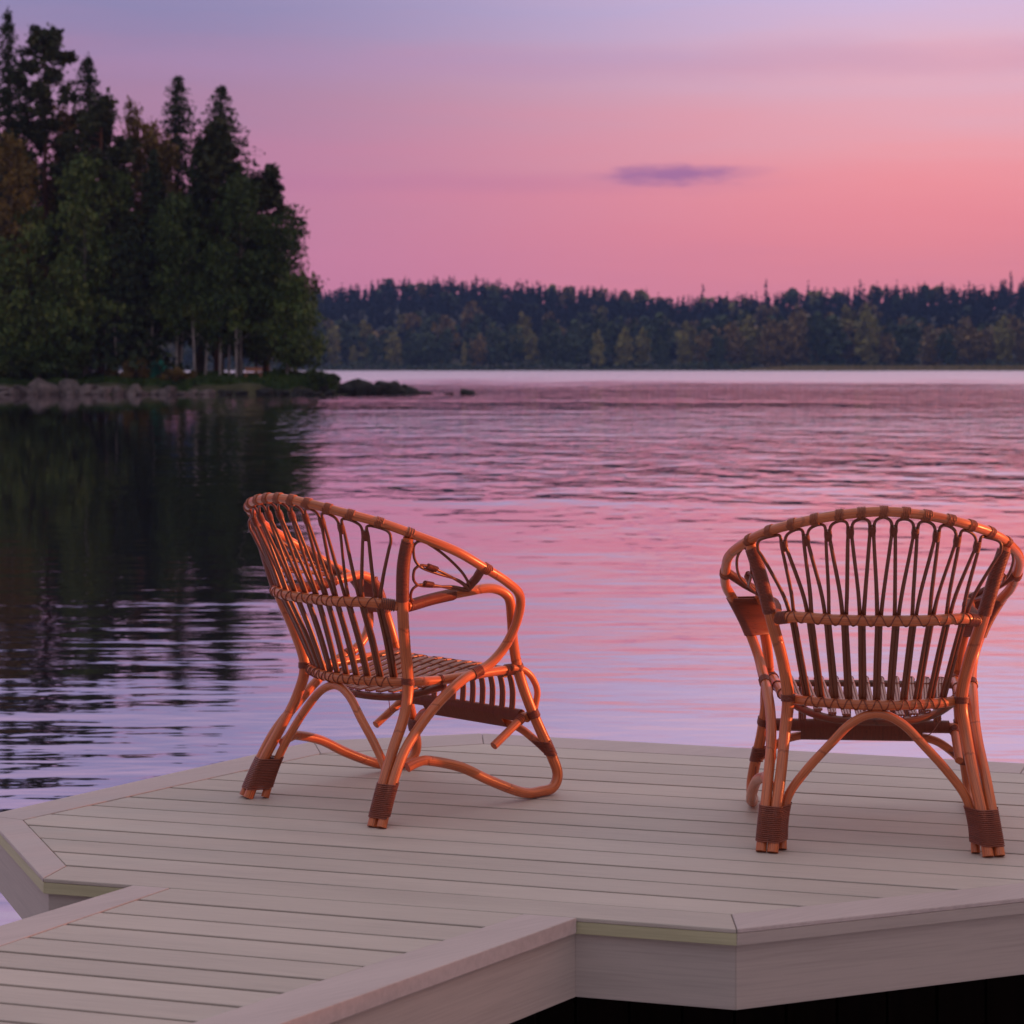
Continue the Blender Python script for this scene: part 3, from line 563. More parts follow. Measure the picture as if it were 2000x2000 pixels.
# --- boulders
def make_rockmat(name, a, b):
    m, t, p = mat(name); tc = N(t, 'ShaderNodeTexCoord'); c = ramp(t, [(.3, a), (.7, b)]); n = noise(t, tc.outputs['Object'], 2.5, 6, .65); L(t, n, c.inputs[0]); L(t, c.outputs[0], p.inputs['Base Color']); p.inputs['Roughness'].default_value = .85; bump(t, p, n, .5, .15); return m
ROCKP = make_rockmat('pinkish_granite', (.045, .036, .038, 1), (.19, .145, .145, 1)); ROCKD = make_rockmat('dark_wet_stone', (.003, .003, .003, 1), (.014, .012, .012, 1))
def rock(x, y, zc, sx, sy, sz, mt, lab, grp, seed):
    bm = bmesh.new(); bmesh.ops.create_icosphere(bm, subdivisions=3, radius=1); rs = np.random.RandomState(seed); ds = rs.randn(9, 3); ds /= np.linalg.norm(ds, axis=1)[:, None]; cut = .42 + .45 * rs.rand(9); ph = rs.rand(3) * 9
    for v in bm.verts:
        c_ = np.array(v.co)
        for d, k in zip(ds, cut):
            e = c_ @ d
            if e > k: c_ = c_ - d * (e - k) * .95
        c_ = c_ * (1 + .05 * math.sin(5 * c_[0] + ph[0]) * math.sin(6 * c_[1] + ph[1]) + .04 * math.sin(11 * c_[2] + ph[2]))
        v.co = c_ * [sx, sy, sz]
    me = bpy.data.meshes.new('boulder'); bm.to_mesh(me); bm.free(); me.polygons.foreach_set('use_smooth', [True] * len(me.polygons))
    o = link_mesh('boulder', me, mt); o.location = (x, y, zc); o.rotation_euler = (rs.randn() * .18, rs.randn() * .25, rs.rand() * 6.28); tag(o, lab, 'boulder', grp); return o
rs = np.random.RandomState(21); GB = 'boulders along the waterline of the wooded point'
big = [(12, 48, 26, 'pinkish boulder at the left edge of the shore'), (52, 44, 30, 'low pinkish boulder left of the tallest one'), (88, 60, 46, 'tallest pinkish boulder on the left shore'), (140, 56, 40, 'broad pinkish boulder right of the tallest one'), (175, 40, 36, 'squarish grey-pink boulder under the pale birch'), (215, 60, 36, 'wide grey boulder midway along the left shore'), (262, 44, 26, 'low dark-topped boulder left of the grass bank'), (330, 40, 22, 'low grey boulder where the grass bank begins')]
for i, (px, wp, hp, lab) in enumerate(big):
    Y_ = 120.8; s = Y_ / FPX; rock(px2x(px, Y_), Y_, WATER + hp * s * .22, wp * s * .60, .7, hp * s * .50, ROCKP, lab, GB, i)
for i in range(34):
    px = 5 + 640 * (i + rs.rand()) / 34; Y_ = 120.1 + rs.rand() * .9; s = Y_ / FPX; wp = 14 + 22 * rs.rand(); hp = 8 + 12 * rs.rand()
    pk = px < 420
    rock(px2x(px, Y_), Y_, WATER + hp * s * .2, wp * s * .6, .4, hp * s * .7, ROCKP if pk else ROCKD, ('pinkish' if pk else 'dark') + (' low' if hp < 13 else ' upright') + ' little stone at the waterline ' + ('at the left edge' if px < 60 else 'below the tallest boulder' if px < 120 else 'below the pale birch' if px < 190 else 'below the wide grey boulder' if px < 260 else 'below the teal tent' if px < 340 else 'where the grass bank starts' if px < 420 else 'below the timber bench' if px < 520 else 'below the small spreading tree' if px < 600 else 'at the root of the spit'), GB, 50 + i)
GS = 'dark stones of the spit'
for i, (px, wp, hp) in enumerate([(615, 40, 18), (628, 34, 26), (650, 30, 34), (680, 30, 46), (702, 36, 44), (724, 30, 40), (746, 34, 38), (768, 30, 40), (788, 34, 28), (640, 40, 22), (668, 44, 34), (690, 40, 40), (712, 40, 36), (735, 46, 34), (758, 40, 34), (778, 44, 36), (798, 30, 18), (815, 26, 10), (655, 50, 16), (725, 60, 14), (835, 18, 7)]):
    Y_ = 121.6 + rs.rand(); s = Y_ / FPX; hp *= .78; rock(px2x(px, Y_), Y_, WATER + hp * s * .22, wp * s * .62, .6, hp * s * .72, ROCKD, 'dark boulder piled on the low spit running into the lake' if hp > 12 else 'low dark stone barely above water at the end of the spit', GS, 100 + i)
Y_ = 122.; s = Y_ / FPX; rock(px2x(913, Y_), Y_, WATER + .03, 42 * s * .5, .5, 12 * s * .9, ROCKD, 'lone flat dark rock in open water beyond the spit', GS, 140)
rock(px2x(874, Y_), Y_, WATER - .02, 14 * s, .3, 5 * s, ROCKD, 'tiny stone between the spit and the lone flat rock', GS, 141)

# ---------------------------------------------------------------- deck
deck = empty('wooden_deck', (0, 5.2, 0)); tag(deck, 'mauve-grey board deck with angled corners and a walkway, standing over the lake', 'deck')
def local(o): o.location = (-deck.location[0], -deck.location[1], -deck.location[2]); return o
P2 = {'FL': (-1.006, 4.615), 'W': (-1.287, 5.26), 'C1': (-.582, 6.303), 'C2': (-.09, 6.435), 'C3': (1.423, 5.946), 'C4': (2.25, 5.42), 'C5': (1.95, 4.80), 'FR': (.439, 4.198),
      'iFL': (-.98, 4.73), 'iW': (-1.185, 5.21), 'iC1': (-.543, 6.103), 'iC2': (-.083, 6.26), 'iC3': (1.372, 5.804), 'iC4': (2.07, 5.36), 'iC5': (1.85, 4.885), 'iFR': (.440, 4.315)}
ring = ['FL', 'FR', 'C5', 'C4', 'C3', 'C2', 'C1', 'W']      # counter-clockwise
def shrink(poly, d):
    """move every edge of a convex ccw polygon inwards by d"""
    n = len(poly); out = []
    Ls = []
    for i in range(n):
        a = np.array(poly[i]); b = np.array(poly[(i + 1) % n]); e = (b - a) / np.linalg.norm(b - a); nn = np.array([-e[1], e[0]]); Ls.append((a + nn * (d[i] if hasattr(d, '__len__') else d), e))
    for i in range(n):
        (p1, e1), (p2, e2) = Ls[i - 1], Ls[i]; A_ = np.array([e1, -e2]).T; tt = np.linalg.solve(A_, p2 - p1); out.append(tuple(p1 + e1 * tt[0]))
    return out
def clip(poly, a, b, c_):   # keep a*x+b*y >= c
    out = []
    for i in range(len(poly)):
        p, q_ = poly[i], poly[(i + 1) % len(poly)]; dp_, dq = a * p[0] + b * p[1] - c_, a * q_[0] + b * q_[1] - c_
        if dp_ >= 0: out.append(p)
        if dp_ * dq < 0: tt = dp_ / (dp_ - dq); out.append((p[0] + tt * (q_[0] - p[0]), p[1] + tt * (q_[1] - p[1])))
    return out
na, nb_ = math.sin(BOARD_ROT), math.cos(BOARD_ROT)
inner = [P2['i' + k] for k in ring]
offs = [4.2497, 4.3627, 4.4797, 4.5973, 4.7248, 4.8495, 4.9738, 5.111, 5.2455, 5.38, 5.5217, 5.6717, 5.8164, 5.9775, 6.13]
inn = shrink(inner, .002); q = MB(); rs = np.random.RandomState(4)
for a, b in zip(offs[:-1], offs[1:]):
    g = .0052; pl = clip(clip(inn, na, nb_, a + g), -na, -nb_, -(b - g))
    if len(pl) > 2: dz = rs.randn() * .0004; q.prism(pl, -.024 + dz, dz)
pl = clip(inn, -na, -nb_, -(4.2497 - .0022))
local(q.build('floorboards', DECK, deck, bevel=.0018))
q = MB(); q.prism(shrink(inner, .03), -.0300, -.0262); local(q.build('gap_shade_sheet', DARK, deck))  # dark sheet added below the boards so the gaps look shaded
# border boards, mitred at the corners
for i, k in enumerate(ring):
    k2 = ring[(i + 1) % len(ring)]; o4 = [P2[k], P2[k2], P2['i' + k2], P2['i' + k]]
    if k == 'FL': o4[2] = (P2['iFR'][0], P2['iFR'][1] - .001)
    q = MB(); q.prism(shrink(o4, [0, .0008, .0008, .0008]), -.008, .0012 if k != 'FL' else .0006)
    o = local(q.build('border_board', DECK if k == 'FL' else TRIM, deck, bevel=.0022))
# nosing strip below the border (fascia) and the deep skirt
outer = [P2[k] for k in ring]
def band(poly_o, poly_i, z0, z1, i):
    n = len(poly_o); j = (i + 1) % n; q = MB(); q.prism([poly_o[i], poly_o[j], poly_i[j], poly_i[i]], z0, z1); return q
f_o = shrink(outer, .0008); f_i = shrink(outer, .02); s_o = shrink(outer, .013); s_i = shrink(outer, .036)
for i, k in enumerate(ring):
    if k == 'FL':   # the walkway joins this side between x = -.80 and x = .13
        a, b = np.array(f_o[0]), np.array(f_o[1])
    local(band(f_o, f_i, -.0325, -.0082, i).build('edging_strip', OLIVE if k in ('FL', 'W') else TRIMF, deck, bevel=.0015))
    local(band(s_o, s_i, -.162, -.0338, i).build('skirt_board', TRIMF, deck, bevel=.002))
# walkway
wl0, wl1, wri0, wri1, wr0, wr1, wli0, wli1 = [np.array(v) for v in ((-.803, 4.554), (-1.006, 4.224), (.018, 4.31), (-.54, 3.595), (.131, 4.286), (-.385, 3.595), (-.721, 4.527), (-.97, 4.074))]
def ext(a, b, y): t_ = (y - a[1]) / (b[1] - a[1]); return tuple(a + (b - a) * t_)
yend = 2.55; e1, e2, e3, e4 = ext(wl0, wl1, yend), ext(wli0, wli1, yend), ext(wri0, wri1, yend), ext(wr0, wr1, yend)
front = lambda x: (P2['FL'][1] + (P2['FR'][1] - P2['FL'][1]) * (x - P2['FL'][0]) / (P2['FR'][0] - P2['FL'][0]))
def onfront(a, b):      # where a walkway line meets the front edge of the deck
    a, b = np.array(a), np.array(b); d = b - a; fd = np.array(P2['FR']) - np.array(P2['FL']); A_ = np.array([d, -fd]).T; tt = np.linalg.solve(A_, np.array(P2['FL']) - a); return a + d * tt[0]
g = np.array([-na, -nb_]) * .003
W0, WI0, RI0, R0 = [tuple(onfront(a, b) + g) for a, b in ((wl0, wl1), (wli0, wli1), (wri0, wri1), (wr0, wr1))]
q = MB(); wpl = [e2, e3, RI0, WI0]; wpl = [(-0 + a, b) for a, b in wpl]
c0 = np.mean(np.array(wpl), axis=0)
woffs = [4.1400, 4.0186, 3.9046, 3.8016, 3.6919, 3.5877, 3.4929, 3.3974, 3.299, 3.2077] + [3.2077 - .1 * k for k in range(1, 14)]
for a, b in zip(woffs[1:], woffs[:-1]):
    pl = clip(clip(wpl, na, nb_, a + .0052), -na, -nb_, -(b - .0052))
    if len(pl) > 2: dz = rs.randn() * .0004; q.prism(pl, -.024 + dz, dz)
local(q.build('walkway_boards', DECK, deck, bevel=.0018))
q = MB(); q.prism(shrink(wpl, .012), -.0300, -.0262); local(q.build('gap_shade_sheet', DARK, deck))  # same added sheet, darkening the walkway gaps
for o4 in ([e1, e2, WI0, W0], [e3, e4, R0, RI0]):
    o4 = [tuple(v) for v in o4]; area = sum(o4[i][0] * o4[(i + 1) % 4][1] - o4[(i + 1) % 4][0] * o4[i][1] for i in range(4))
    if area < 0: o4 = o4[::-1]
    q = MB(); q.prism(shrink(o4, .001), -.030, .0014); local(q.build('border_board', TRIM, deck, bevel=.0022))
def side(a, b, inward, z0, z1, o_, th, mt, nm):
    a, b = np.array(a), np.array(b); d = (b - a) / np.linalg.norm(b - a); n_ = np.array([-d[1], d[0]]); n_ = n_ if n_ @ inward > 0 else -n_
    pl = [tuple(a + n_ * o_), tuple(b + n_ * o_), tuple(b + n_ * (o_ + th)), tuple(a + n_ * (o_ + th))]
    area = sum(pl[i][0] * pl[(i + 1) % 4][1] - pl[(i + 1) % 4][0] * pl[i][1] for i in range(4))
    q = MB(); q.prism(pl if area > 0 else pl[::-1], z0, z1); local(q.build(nm, mt, deck, bevel=.0015))
Rj = tuple(np.array(R0) + np.array(((wr0 - wr1) / np.linalg.norm(wr0 - wr1))) * .012)
side(e4, Rj, np.array([-1, .4]), -.162, -.0304, .013, .022, TRIMF, 'skirt_board')
Wj = tuple(np.array(W0) + np.array(((wl0 - wl1) / np.linalg.norm(wl0 - wl1))) * .012)
side(e1, Wj, np.array([1, -.4]), -.162, -.0304, .013, .022, TRIMF, 'skirt_board')
# sub-structure: bearers, and a crib added to darken the space under the deck
q = MB(); crib = [(.02, 4.62), (1.55, 5.02), (1.75, 5.35), (.9, 5.75), (-.2, 5.75)]
for i in range(len(crib)):
    a, b = np.array(crib[i]), np.array(crib[(i + 1) % len(crib)]); n_ = max(2, int(np.linalg.norm(b - a) / .12))
    for k in range(n_):
        p0, p1 = a + (b - a) * (k + .03) / n_, a + (b - a) * (k + .97) / n_; d = (p1 - p0) / np.linalg.norm(p1 - p0); nn = np.array([-d[1], d[0]]) * .025
        q.prism([tuple(p0), tuple(p1), tuple(p1 + nn), tuple(p0 + nn)], -1.4, -.165)
local(q.build('added_dark_crib', DARK, deck))
q = MB()
for k in range(9):
    c_ = 4.25 + k * .22; pl = clip(clip(shrink(outer, .05), na, nb_, c_), -na, -nb_, -(c_ + .045))
    if len(pl) > 2: q.prism(pl, -.16, -.026)
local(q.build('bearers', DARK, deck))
for (x, y) in ((-.55, 3.4), (-.75, 4.2), (.0, 4.45), (-.9, 5.25)):
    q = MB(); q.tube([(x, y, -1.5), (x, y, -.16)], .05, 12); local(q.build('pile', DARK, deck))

# ---------------------------------------------------------------- chairs
HOOP = [(0, -.106, .779), (.095, -.093, .77), (.181, -.056, .75), (.251, .011, .724), (.303, .085, .69), (.335, .169, .654), (.342, .256, .61), (.34, .34, .567), (.320, .405, .525), (.288, .427, .461), (.262, .410, .395), (.250, .361, .35), (.243, .286, .324), (.237, .214, .279), (.238, .143, .223), (.246, .078, .16), (.256, .031, .082), (.266, -.007, .002)]
POST = [(.288, .060, .690), (.265, .064, .619), (.238, .086, .513), (.212, .117, .415), (.199, .139, .328), (.207, .12, .251), (.217, .074, .172), (.231, .026, .088), (.240, -.013, .001)]
MID = [(0, .004, .525), (.105, .002, .527), (.185, .030, .529), (.228, .078, .520)]
SEAT = [(0, .071, .324), (.062, .081, .324), (.122, .104, .324), (.165, .130, .324), (.196, .172, .324), (.207, .236, .322), (.214, .322, .324), (.219, .408, .327), (.224, .478, .327)]
ARCH = [(0, .076, .304), (.055, .072, .284), (.108, .067, .232), (.16, .067, .174), (.2, .064, .118), (.215, .045, .06), (.217, .023, .0015)]
LEG = [(.240, .098, .518), (.226, .2, .528), (.235, .3, .538), (.251, .376, .542), (.257, .426, .517), (.248, .447, .462), (.236, .465, .396), (.232, .488, .32), (.239, .516, .242), (.249, .55, .166), (.262, .578, .099), (.270, .592, .05), (.272, .572, .0185), (.270, .53, .0145), (.272, .482, .017), (.277, .427, .033), (.276, .339, .070), (.268, .249, .113), (.254, .160, .138), (.247, .128, .138), (.241, .098, .128)]
LOW = [(-.236, .518, .200), (-.12, .516, .203), (0, .515, .203), (.12, .516, .203), (.236, .518, .200)]
BRACE = [(0, .532, .178), (.12, .534, .176), (.18, .541, .165), (.222, .555, .138), (.257, .575, .104)]
RBAR = [(0, .150, .274), (.052, .160, .273), (.103, .182, .275), (.153, .215, .286), (.195, .262, .303)]
CHEEK = [(.236, .462, .333), (.240, .497, .326), (.242, .527, .302), (.243, .545, .265), (.243, .536, .222)]
def mir(P, s): return [(x * s, y, z) for x, y, z in P]
def full(P): return [(-x, y, z) for x, y, z in P[:0:-1]] + list(P)
hoopS = crspl(HOOP, 10); midS = crspl(MID, 10); seatS = crspl(SEAT, 10); legS = crspl(LEG, 10); postS = crspl(POST, 10)
def at_x(S, x, stop=None):
    S_ = S if stop is None else S[:stop]; return np.array([x] + [np.interp(abs(x), S_[:, 0], S_[:, k]) for k in (1, 2)])
def coil(q, S, i0, i1, R_, turns, rw=.0017, spt=12, phase=0.0, hand=1):
    """a helix of cane round the stretch i0..i1 (fractions of length) of path S"""
    ln = np.concatenate([[0], np.cumsum(np.linalg.norm(np.diff(S, axis=0), axis=1))]); ln /= ln[-1]
    n = max(8, int(abs(turns) * spt)); f = np.linspace(i0, i1, n); C = np.stack([np.interp(f, ln, S[:, k]) for k in range(3)], 1)
    T_ = np.gradient(C, axis=0); T_ /= np.linalg.norm(T_, axis=1)[:, None]; a = np.array([0, 0, 1.]) if abs(T_[:, 2]).max() < .93 else np.array([.3, 1., 0]); 
    U = np.cross(T_, a); U /= np.linalg.norm(U, axis=1)[:, None]; W_ = np.cross(T_, U); th = phase + hand * np.linspace(0, turns * 2 * math.pi, n)
    R_ = np.full(n, R_) if np.isscalar(R_) else np.interp(np.linspace(0, 1, n), np.linspace(0, 1, len(R_)), R_)
    q.tube(C + R_[:, None] * (np.cos(th)[:, None] * U + np.sin(th)[:, None] * W_), rw, 5)
def seglen(S, f0, f1): return np.linalg.norm(np.diff(S, axis=0), axis=1).sum() * (f1 - f0)
def wrap(q, S, f0, f1, R_, pitch=.0036, rw=.0018): coil(q, S, f0, f1, R_, seglen(S, f0, f1) / pitch, rw)
def hull_wrap(q, paths, z0, z1, pitch, rw, sel=None):
    """cane wound round a bundle of poles between heights z0 and z1"""
    turns = abs(z1 - z0) / pitch; n = int(turns * 26); pts = []
    for i in range(n):
        z = z0 + (z1 - z0) * i / n; th = i / 26 * 2 * math.pi; d = np.array([math.cos(th), math.sin(th)]); best = None
        for S, r in paths:
            k = np.argsort(-S[:, 2]); S2 = S[k]; c_ = np.array([np.interp(-z, -S2[:, 2], S2[:, 0]), np.interp(-z, -S2[:, 2], S2[:, 1])]); p_ = c_ + d * (r + rw * .8)
            if best is None or p_ @ d > best @ d: best = p_
        pts.append((best[0], best[1], z))
    q.tube(pts, rw, 5)
def frac_at(S, k, val):     # fraction of length where coordinate k first crosses val
    ln = np.concatenate([[0], np.cumsum(np.linalg.norm(np.diff(S, axis=0), axis=1))]); ln /= ln[-1]
    s_ = np.sign(S[:, k] - val); i = np.where(s_[1:] != s_[:-1])[0][0]; return ln[i]

def make_chair(loc, yaw, label, panel_right):
    c = empty('rattan_armchair', (loc[0], loc[1], 0), yaw); tag(c, label, 'armchair', 'rattan armchairs on the deck')
    # hoop: top rail, both arms and their run down to the rear feet
    q = MB(); q.tube(full(HOOP), [.0125, .0125, .012, .0115, .0112, .0115, .012, .0125, .0125], 14, n=8, wob=.012); hoop = q.build('arm_hoop', RATTAN, c)
    q = Each('hoop_binding', CANEL, hoop)
    hs = crspl(full(HOOP), 10); ln = np.concatenate([[0], np.cumsum(np.linalg.norm(np.diff(hs, axis=0), axis=1))]); tot = ln[-1]
    top = (len(hs) - 1) // 2
    for k in range(-5, 6):
        i = top + int(np.argmin(abs(hs[top:top + 60][:, 0] - abs(k) * .049))) * (1 if k >= 0 else -1); f = ln[i] / tot; coil(q, hs, f - .0095 / tot, f + .0095 / tot, .0127, 5, .0016)
    for s in (-1, 1):
        for xx, kk in ((.287, 3), (.3425, 4)):
            j = int(np.argmin(abs(hs[top:top + 62][:, 0] - xx))); f = ln[top + s * j] / tot; coil(q, hs, f - .003 * kk / tot, f + .003 * kk / tot, .0129, kk, .0018)
    for s in (-1, 1):
        q = MB(); q.tube(mir(POST, s), [.0130, .0135, .014, .014, .0145, .0135, .013, .013, .013], 14, n=8, wob=.015); post = q.build('back_post', RATTAN, c)
        S = crspl(mir(POST, s), 10); q = Each('post_binding', CANE, post); f1 = frac_at(S, 2, .53); wrap(q, S, .012, f1, .0148, .0034, .0019); coil(q, S, frac_at(S, 2, .335), frac_at(S, 2, .315), .0158, 5, .0018)
    # middle rail with crossed lacing
    def rail(name, P, r, span, n, sides_wrap=None):
        q = MB(); q.tube(full(P), r, 14, n=8, wob=.01); o = q.build(name, RATTAN, c)
        S = crspl(full(P), 10); ln_ = np.concatenate([[0], np.cumsum(np.linalg.norm(np.diff(S, axis=0), axis=1))]); tt = ln_[-1]; mid_ = .5; half = span / tt
        q = MB()
        q = Each('lacing', CANE, o)
        for h_ in (1, -1): coil(q, S, .5 - half, .5 + half, r + .0010, n, .0013, 16, phase=math.pi / 2, hand=h_)
        return o, S, q, tt
    o, S, q, tt = rail('middle_rail', MID, .0125, .0386 * 5.6, 11)
    for a, b in ((.012, .085), (.915, .988)): wrap(q, S, a, b, .0135, .0050, .0020)
    q = MB(); q.tube(full(SEAT), .0118, 14, n=8, wob=.01); seatrail = q.build('seat_rail', RATTAN, c)
    S = crspl(full(SEAT), 10); q = Each('lacing', CANE, seatrail); tt = seglen(S, 0, 1); half = .031 * 5.5 / tt
    for h_ in (1, -1): coil(q, S, .5 - half, .5 + half, .0128, 11, .0013, 16, phase=math.pi / 2, hand=h_)
    for f in (.02, .12, .22, .30): coil(q, S, f, f + .008, .0130, 2, .0016); coil(q, S, 1 - f - .008, 1 - f, .0130, 2, .0016)
    for a in (.0, .975): wrap(q, S, a, a + .025, .0132, .004, .002)
    # eleven looped spindles
    rs = np.random.RandomState(11)
    zoff = .0135
    for k in range(-5, 6):
        pts = {}
        legs_ = []
        for sgn in (-1, 1):
            xm, xs_ = k * .0386 + sgn * .0042, k * .031 + sgn * .0040
            m_ = at_x(midS, xm, 28) + [0, .0125, 0]; s_ = at_x(seatS, xs_, 31) + [0, .010, .006]; s_[0] = xs_; m_[0] = xm
            xk = (k + sgn * .5) * .0480 - sgn * .0042; xk = xk + (sgn * .012 if abs(k + sgn * .5) > 5 else 0)
            hk = at_x(hoopS, min(abs(xk), .249), 31); hk[0] = xk; dz = -.046; dirv = (m_ - hk); dirv = dirv / np.linalg.norm(dirv)
            kn = hk + dirv * .046; kn[0] = xk
            bul = hk + (m_ - hk) * .33; bul[0] = xk + (xm - xk) * .18
            low_ = hk + (m_ - hk) * .72; low_[0] = xk + (xm - xk) * .74
            sh = hk + dirv * .022; sh[0] = xk - sgn * .0035
            legs_.append([s_, (s_ + m_) / 2 + [0, .003, 0], m_, low_, bul, kn, sh])
        tp = at_x(hoopS, k * .048, 31); tp[0] = k * .048; dv = at_x(midS, k * .0386, 28) - tp; tp = tp + dv / np.linalg.norm(dv) * .0145
        path = legs_[0] + [tp] + legs_[1][::-1]
        q = MB(); q.tube(path, [.0052, .0050, .0044, .0038, .0036, .0038, .0044, .0050, .0052], 8, n=6, wob=.04); q.build('spindle_loop', THIN, c)
    for k in range(-5, 5):      # knots that tie neighbouring loops together
        xk = (k + .5) * .048; hk = at_x(hoopS, xk, 31); hk[0] = xk; m_ = at_x(midS, (k + .5) * .0386, 28) + [0, .0125, 0]; m_[0] = (k + .5) * .0386; dv = (m_ - hk) / np.linalg.norm(m_ - hk)
        a, b = hk + dv * .034, hk + dv * .060; a[0] = xk; b[0] = xk * .985; q = MB(); coil(q, np.array([a, (a + b) / 2, b]), 0, 1, [.0072, .0082, .0065], 8, .0015); q.tube([a, b], .0058, 6); q.build('knot', CANE, c)
    # rear arch
    q = MB(); q.tube(full(ARCH), .0105, 14, n=8, wob=.012); q.build('rear_arch', RATTAN, c)
    # inner arm rod, front leg and runner in one bent pole on each side
    for s in (-1, 1):
        q = MB(); q.tube(mir(LEG, s), [.0118, .0122, .0125, .0135, .0140, .0135, .013, .0125, .0120], 14, n=8, wob=.012); leg = q.build('front_leg', RATTAN, c)
        S = crspl(mir(LEG, s), 10); q = Each('leg_binding', CANE, leg); wrap(q, S, .004, frac_at(S, 1, .27), .0132, .0034, .0019)
        f = frac_at(S, 2, .335); coil(q, S, f - .003, f + .008, .0148, 5, .002); f = frac_at(S, 2, .205); coil(q, S, f - .006, f + .008, .0148, 6, .002)
        b_ = crspl(mir(BRACE, s), 10)
        hull_wrap(q, [(S[86:112], .0130), (b_[-22:], .0105)], .138, .100, .0042, .0022)
        # wrapped foot: post, arm pole and arch bound together
        S1, S2, S3 = crspl(mir(POST, s), 10)[-26:], crspl(mir(HOOP, s), 10)[-26:], crspl(mir(ARCH, s), 10)[-22:]
        q = MB(); hull_wrap(q, [(S1, .0130), (S2, .0122), (S3, .0105)], .100, .024, .0040, .0021); q.build('foot_binding', CANE, c)
        # wrap where the arm pole crosses the seat rail
        q = MB(); Sh = crspl(mir(HOOP, s), 10)[60:]; fa = frac_at(Sh, 2, .340); coil(q, Sh, fa, fa + .030, .0132, 7, .0020); q.build('arm_binding', CANE, c)
        if s < 0 or panel_right:
            q = MB(); A1, A2 = crspl(mir(HOOP, s), 10)[76:102], crspl(mir(LEG, s), 10)[38:62]; hull_wrap(q, [(A1, .0125), (A2, .0130)], .532, .437, .0030, .0022); q.build('arm_panel', CANE, c)
        # short strut between the arms and the looped infill of the side
        hI = hoopS[int(np.argmin(abs(hoopS[:70, 1] - .255) + (hoopS[:70, 0] < .3)))]; lJ = legS[20] + [0, 0, .006]
        p0, p1 = np.array(hI) * [s, 1, 1], lJ * [s, 1, 1]
        q = MB(); q.tube([p0, (p0 + p1) / 2 + [s * .006, 0, 0], p1], .0085, 10, n=5); st = q.build('arm_strut', RATTAN, c)
        q = MB(); wrap(q, np.array([p0, (p0 + p1) / 2 + [s * .006, 0, 0], p1]), .02, .98, .0096, .0036, .0018); q.build('strut_binding', CANE, st)
        def pan(u, v_):     # u: 0 post .. 1 strut, v: 0 hoop .. 1 inner rod
            hf = hoopS[37:61]; a_ = np.array([np.interp(u, np.linspace(0, 1, len(hf)), hf[:, k]) for k in range(3)]); lf = legS[:21]; b_ = np.array([np.interp(u, np.linspace(0, 1, len(lf)), lf[:, k]) for k in range(3)])
            
            r_ = a_ * (1 - v_) + b_ * v_; bulge = math.sin(math.pi * v_) * .012; return (np.array([r_[0] + bulge, r_[1], r_[2]]) * [s, 1, 1])
        for vc, hw, tip in ((.25, .20, .76), (.56, .155, .84), (.83, .13, .95)):
            pp = [pan(.97, tip), pan(.70, vc - hw * .55 + (tip - vc) * .45), pan(.40, vc - hw * .98 + (tip - vc) * .16), pan(.16, vc - hw), pan(.055, vc - hw * .6), pan(.03, vc), pan(.055, vc + hw * .6), pan(.16, vc + hw), pan(.40, vc + hw * .9 + (tip - vc) * .16), pan(.70, vc + hw * .4 + (tip - vc) * .5), pan(.97, min(.97, tip + .06))]
            q = MB(); q.tube(pp, .0036, 8, n=6, wob=.03); q.build('side_loop', THIN, c)
        for vv in (.415, .69):
            a_, b_ = pan(.22, vv - .01), pan(.36, vv + .02); q = MB(); coil(q, np.array([a_, (a_ + b_) / 2, b_]), 0, 1, .0062, 8, .0015); q.tube([a_, b_], .0050, 6); q.build('knot', CANE, c)
        q = MB(); q.tube(mir(CHEEK, s), .0085, 12, n=8); q.build('front_cheek', RATTAN, c)
        q = MB(); a = np.array((s * .226, .512, .203)); q.tube([a, a + np.array([0, -.052, -.031]), a + np.array([0, -.107, -.063])], .0105, 14, n=3); stub = q.build('footrest_stub', RATTAN, c)
        q = MB(); coil(q, np.array([a, a + np.array([0, -.02, -.012])]), .1, 1, .0116, 4, .0018); q.build('stub_binding', CANE, stub)
    # front rail and brace, wound together
    q = MB(); q.tube(LOW, .0125, 14, n=8); lr = q.build('front_rail', RATTAN, c)
    q = MB(); q.tube(full(BRACE), .0105, 14, n=8); q.build('front_brace', RATTAN, c)
    q = MB(); lp = crspl(LOW, 10); n = int(.44 / .0031 * 18); pts = []
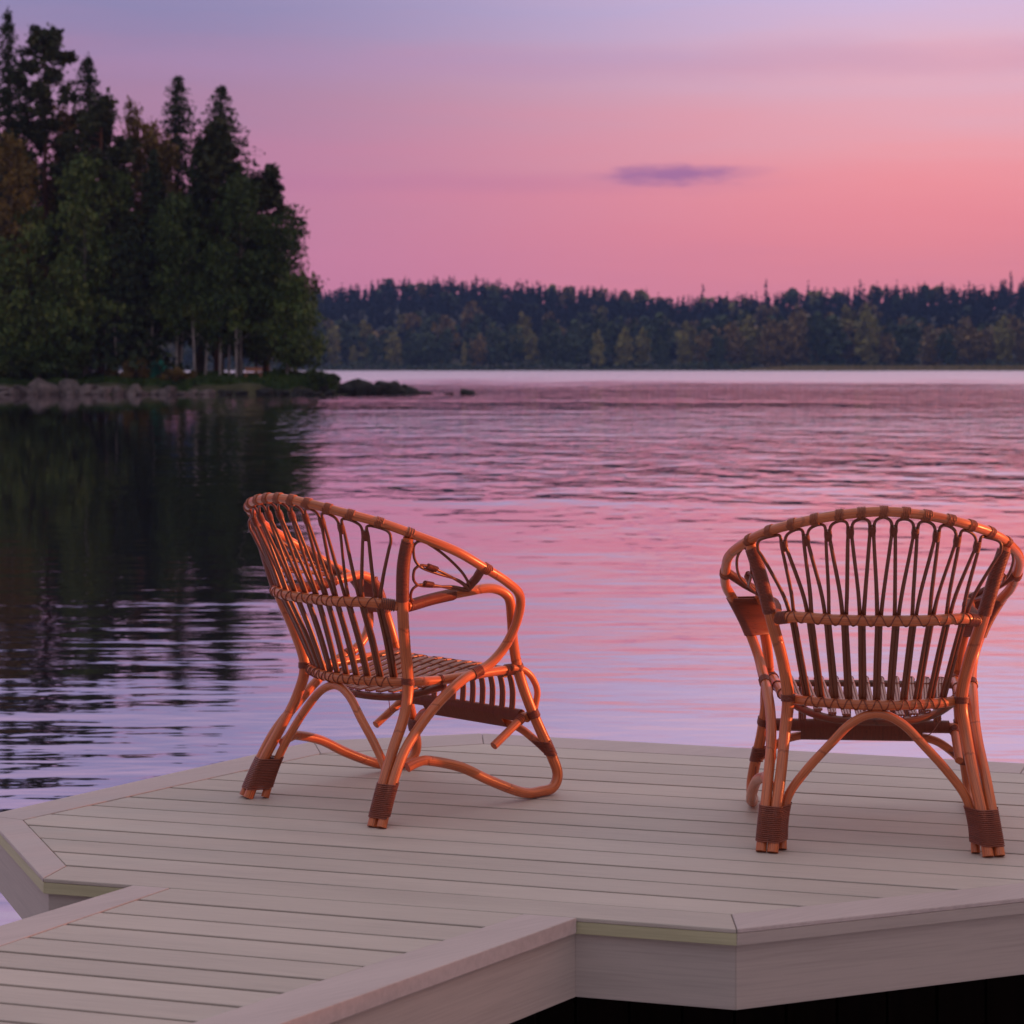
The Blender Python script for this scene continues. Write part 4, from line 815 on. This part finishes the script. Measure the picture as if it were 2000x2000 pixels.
    for i in range(n):
        x = -.215 + .43 * i / n; th = i / 18 * 2 * math.pi; d = np.array([math.cos(th), math.sin(th)]); cs = [(np.array([.516, .203]), .0132)]
        if abs(x) < .150: cs.append((np.array([.533, .177]), .0112))
        bp = max((c_ + d * (r_ + .0012) for c_, r_ in cs), key=lambda p_: p_ @ d); pts.append((x, bp[0], bp[1]))
    q.tube(pts, .0019, 5); q.build('rail_binding', CANE, lr)
    # seat: lower rear bar, front bar and eleven slats of three thin rods
    q = MB(); q.tube(full(RBAR), .0095, 12, n=8); q.build('rear_seat_bar', THIN, c)
    q = MB(); q.tube([(-.222, .452, .316), (0, .452, .318), (.222, .452, .316)], .0085, 12, n=4); q.build('front_seat_bar', THIN, c)
    for k in range(-5, 6):
        q = MB(); xr = k * .0315; xf = k * .037; yb = float(np.interp(abs(xr), np.array(RBAR)[:, 0], np.array(RBAR)[:, 1])); zb = float(np.interp(abs(xr), np.array(RBAR)[:, 0], np.array(RBAR)[:, 2]))
        jj = rs.randn() * .001
        for d in (-1, 0, 1):
            dx = d * .0066; pr = [(xr + dx, yb - .004, zb + .013), (xr + dx, yb + .05, zb + .018), (xr + (xf - xr) * .4 + dx, .30, .306), (xr + (xf - xr) * .7 + dx, .38, .322), (xf + dx, .44, .3325 + jj), (xf + dx, .474, .3290 + jj), (xf + dx, .500, .307), (xf + dx, .512, .272), (xf + dx, .513, .240), (xf + dx, .510, .212)]
            q.tube(pr, .0034, 7, n=4, wob=.02)
        sl = q.build('seat_slat', SLAT, c)
        q = MB()
        for (yy, zz) in ((.445, .336), (.395, .328)): q.tube([(xf - .0115, yy, zz - .008), (xf - .009, yy, zz - .001), (xf, yy, zz + .0008), (xf + .009, yy, zz - .001), (xf + .0115, yy, zz - .008)], .0012, 5, n=2)
        q.build('slat_binding', CANE, sl)
    # loose cane ends
    q = MB(); q.tube([(.16, .20, .275), (.13, .16, .245), (.10, .17, .240), (.07, .19, .262)], .0011, 5, n=6); q.tube([(-.262, .575, .10), (-.262, .568, .085), (-.264, .566, .068)], .0014, 5, n=4); q.build('loose_cane', CANE, c)
    return c
make_chair((-.493, 5.3092), -.7893, 'rattan armchair turned to the right, showing its side and open arm', False)
make_chair((.829, 4.850), -.0851, 'rattan armchair seen squarely from behind, at the right edge', True)
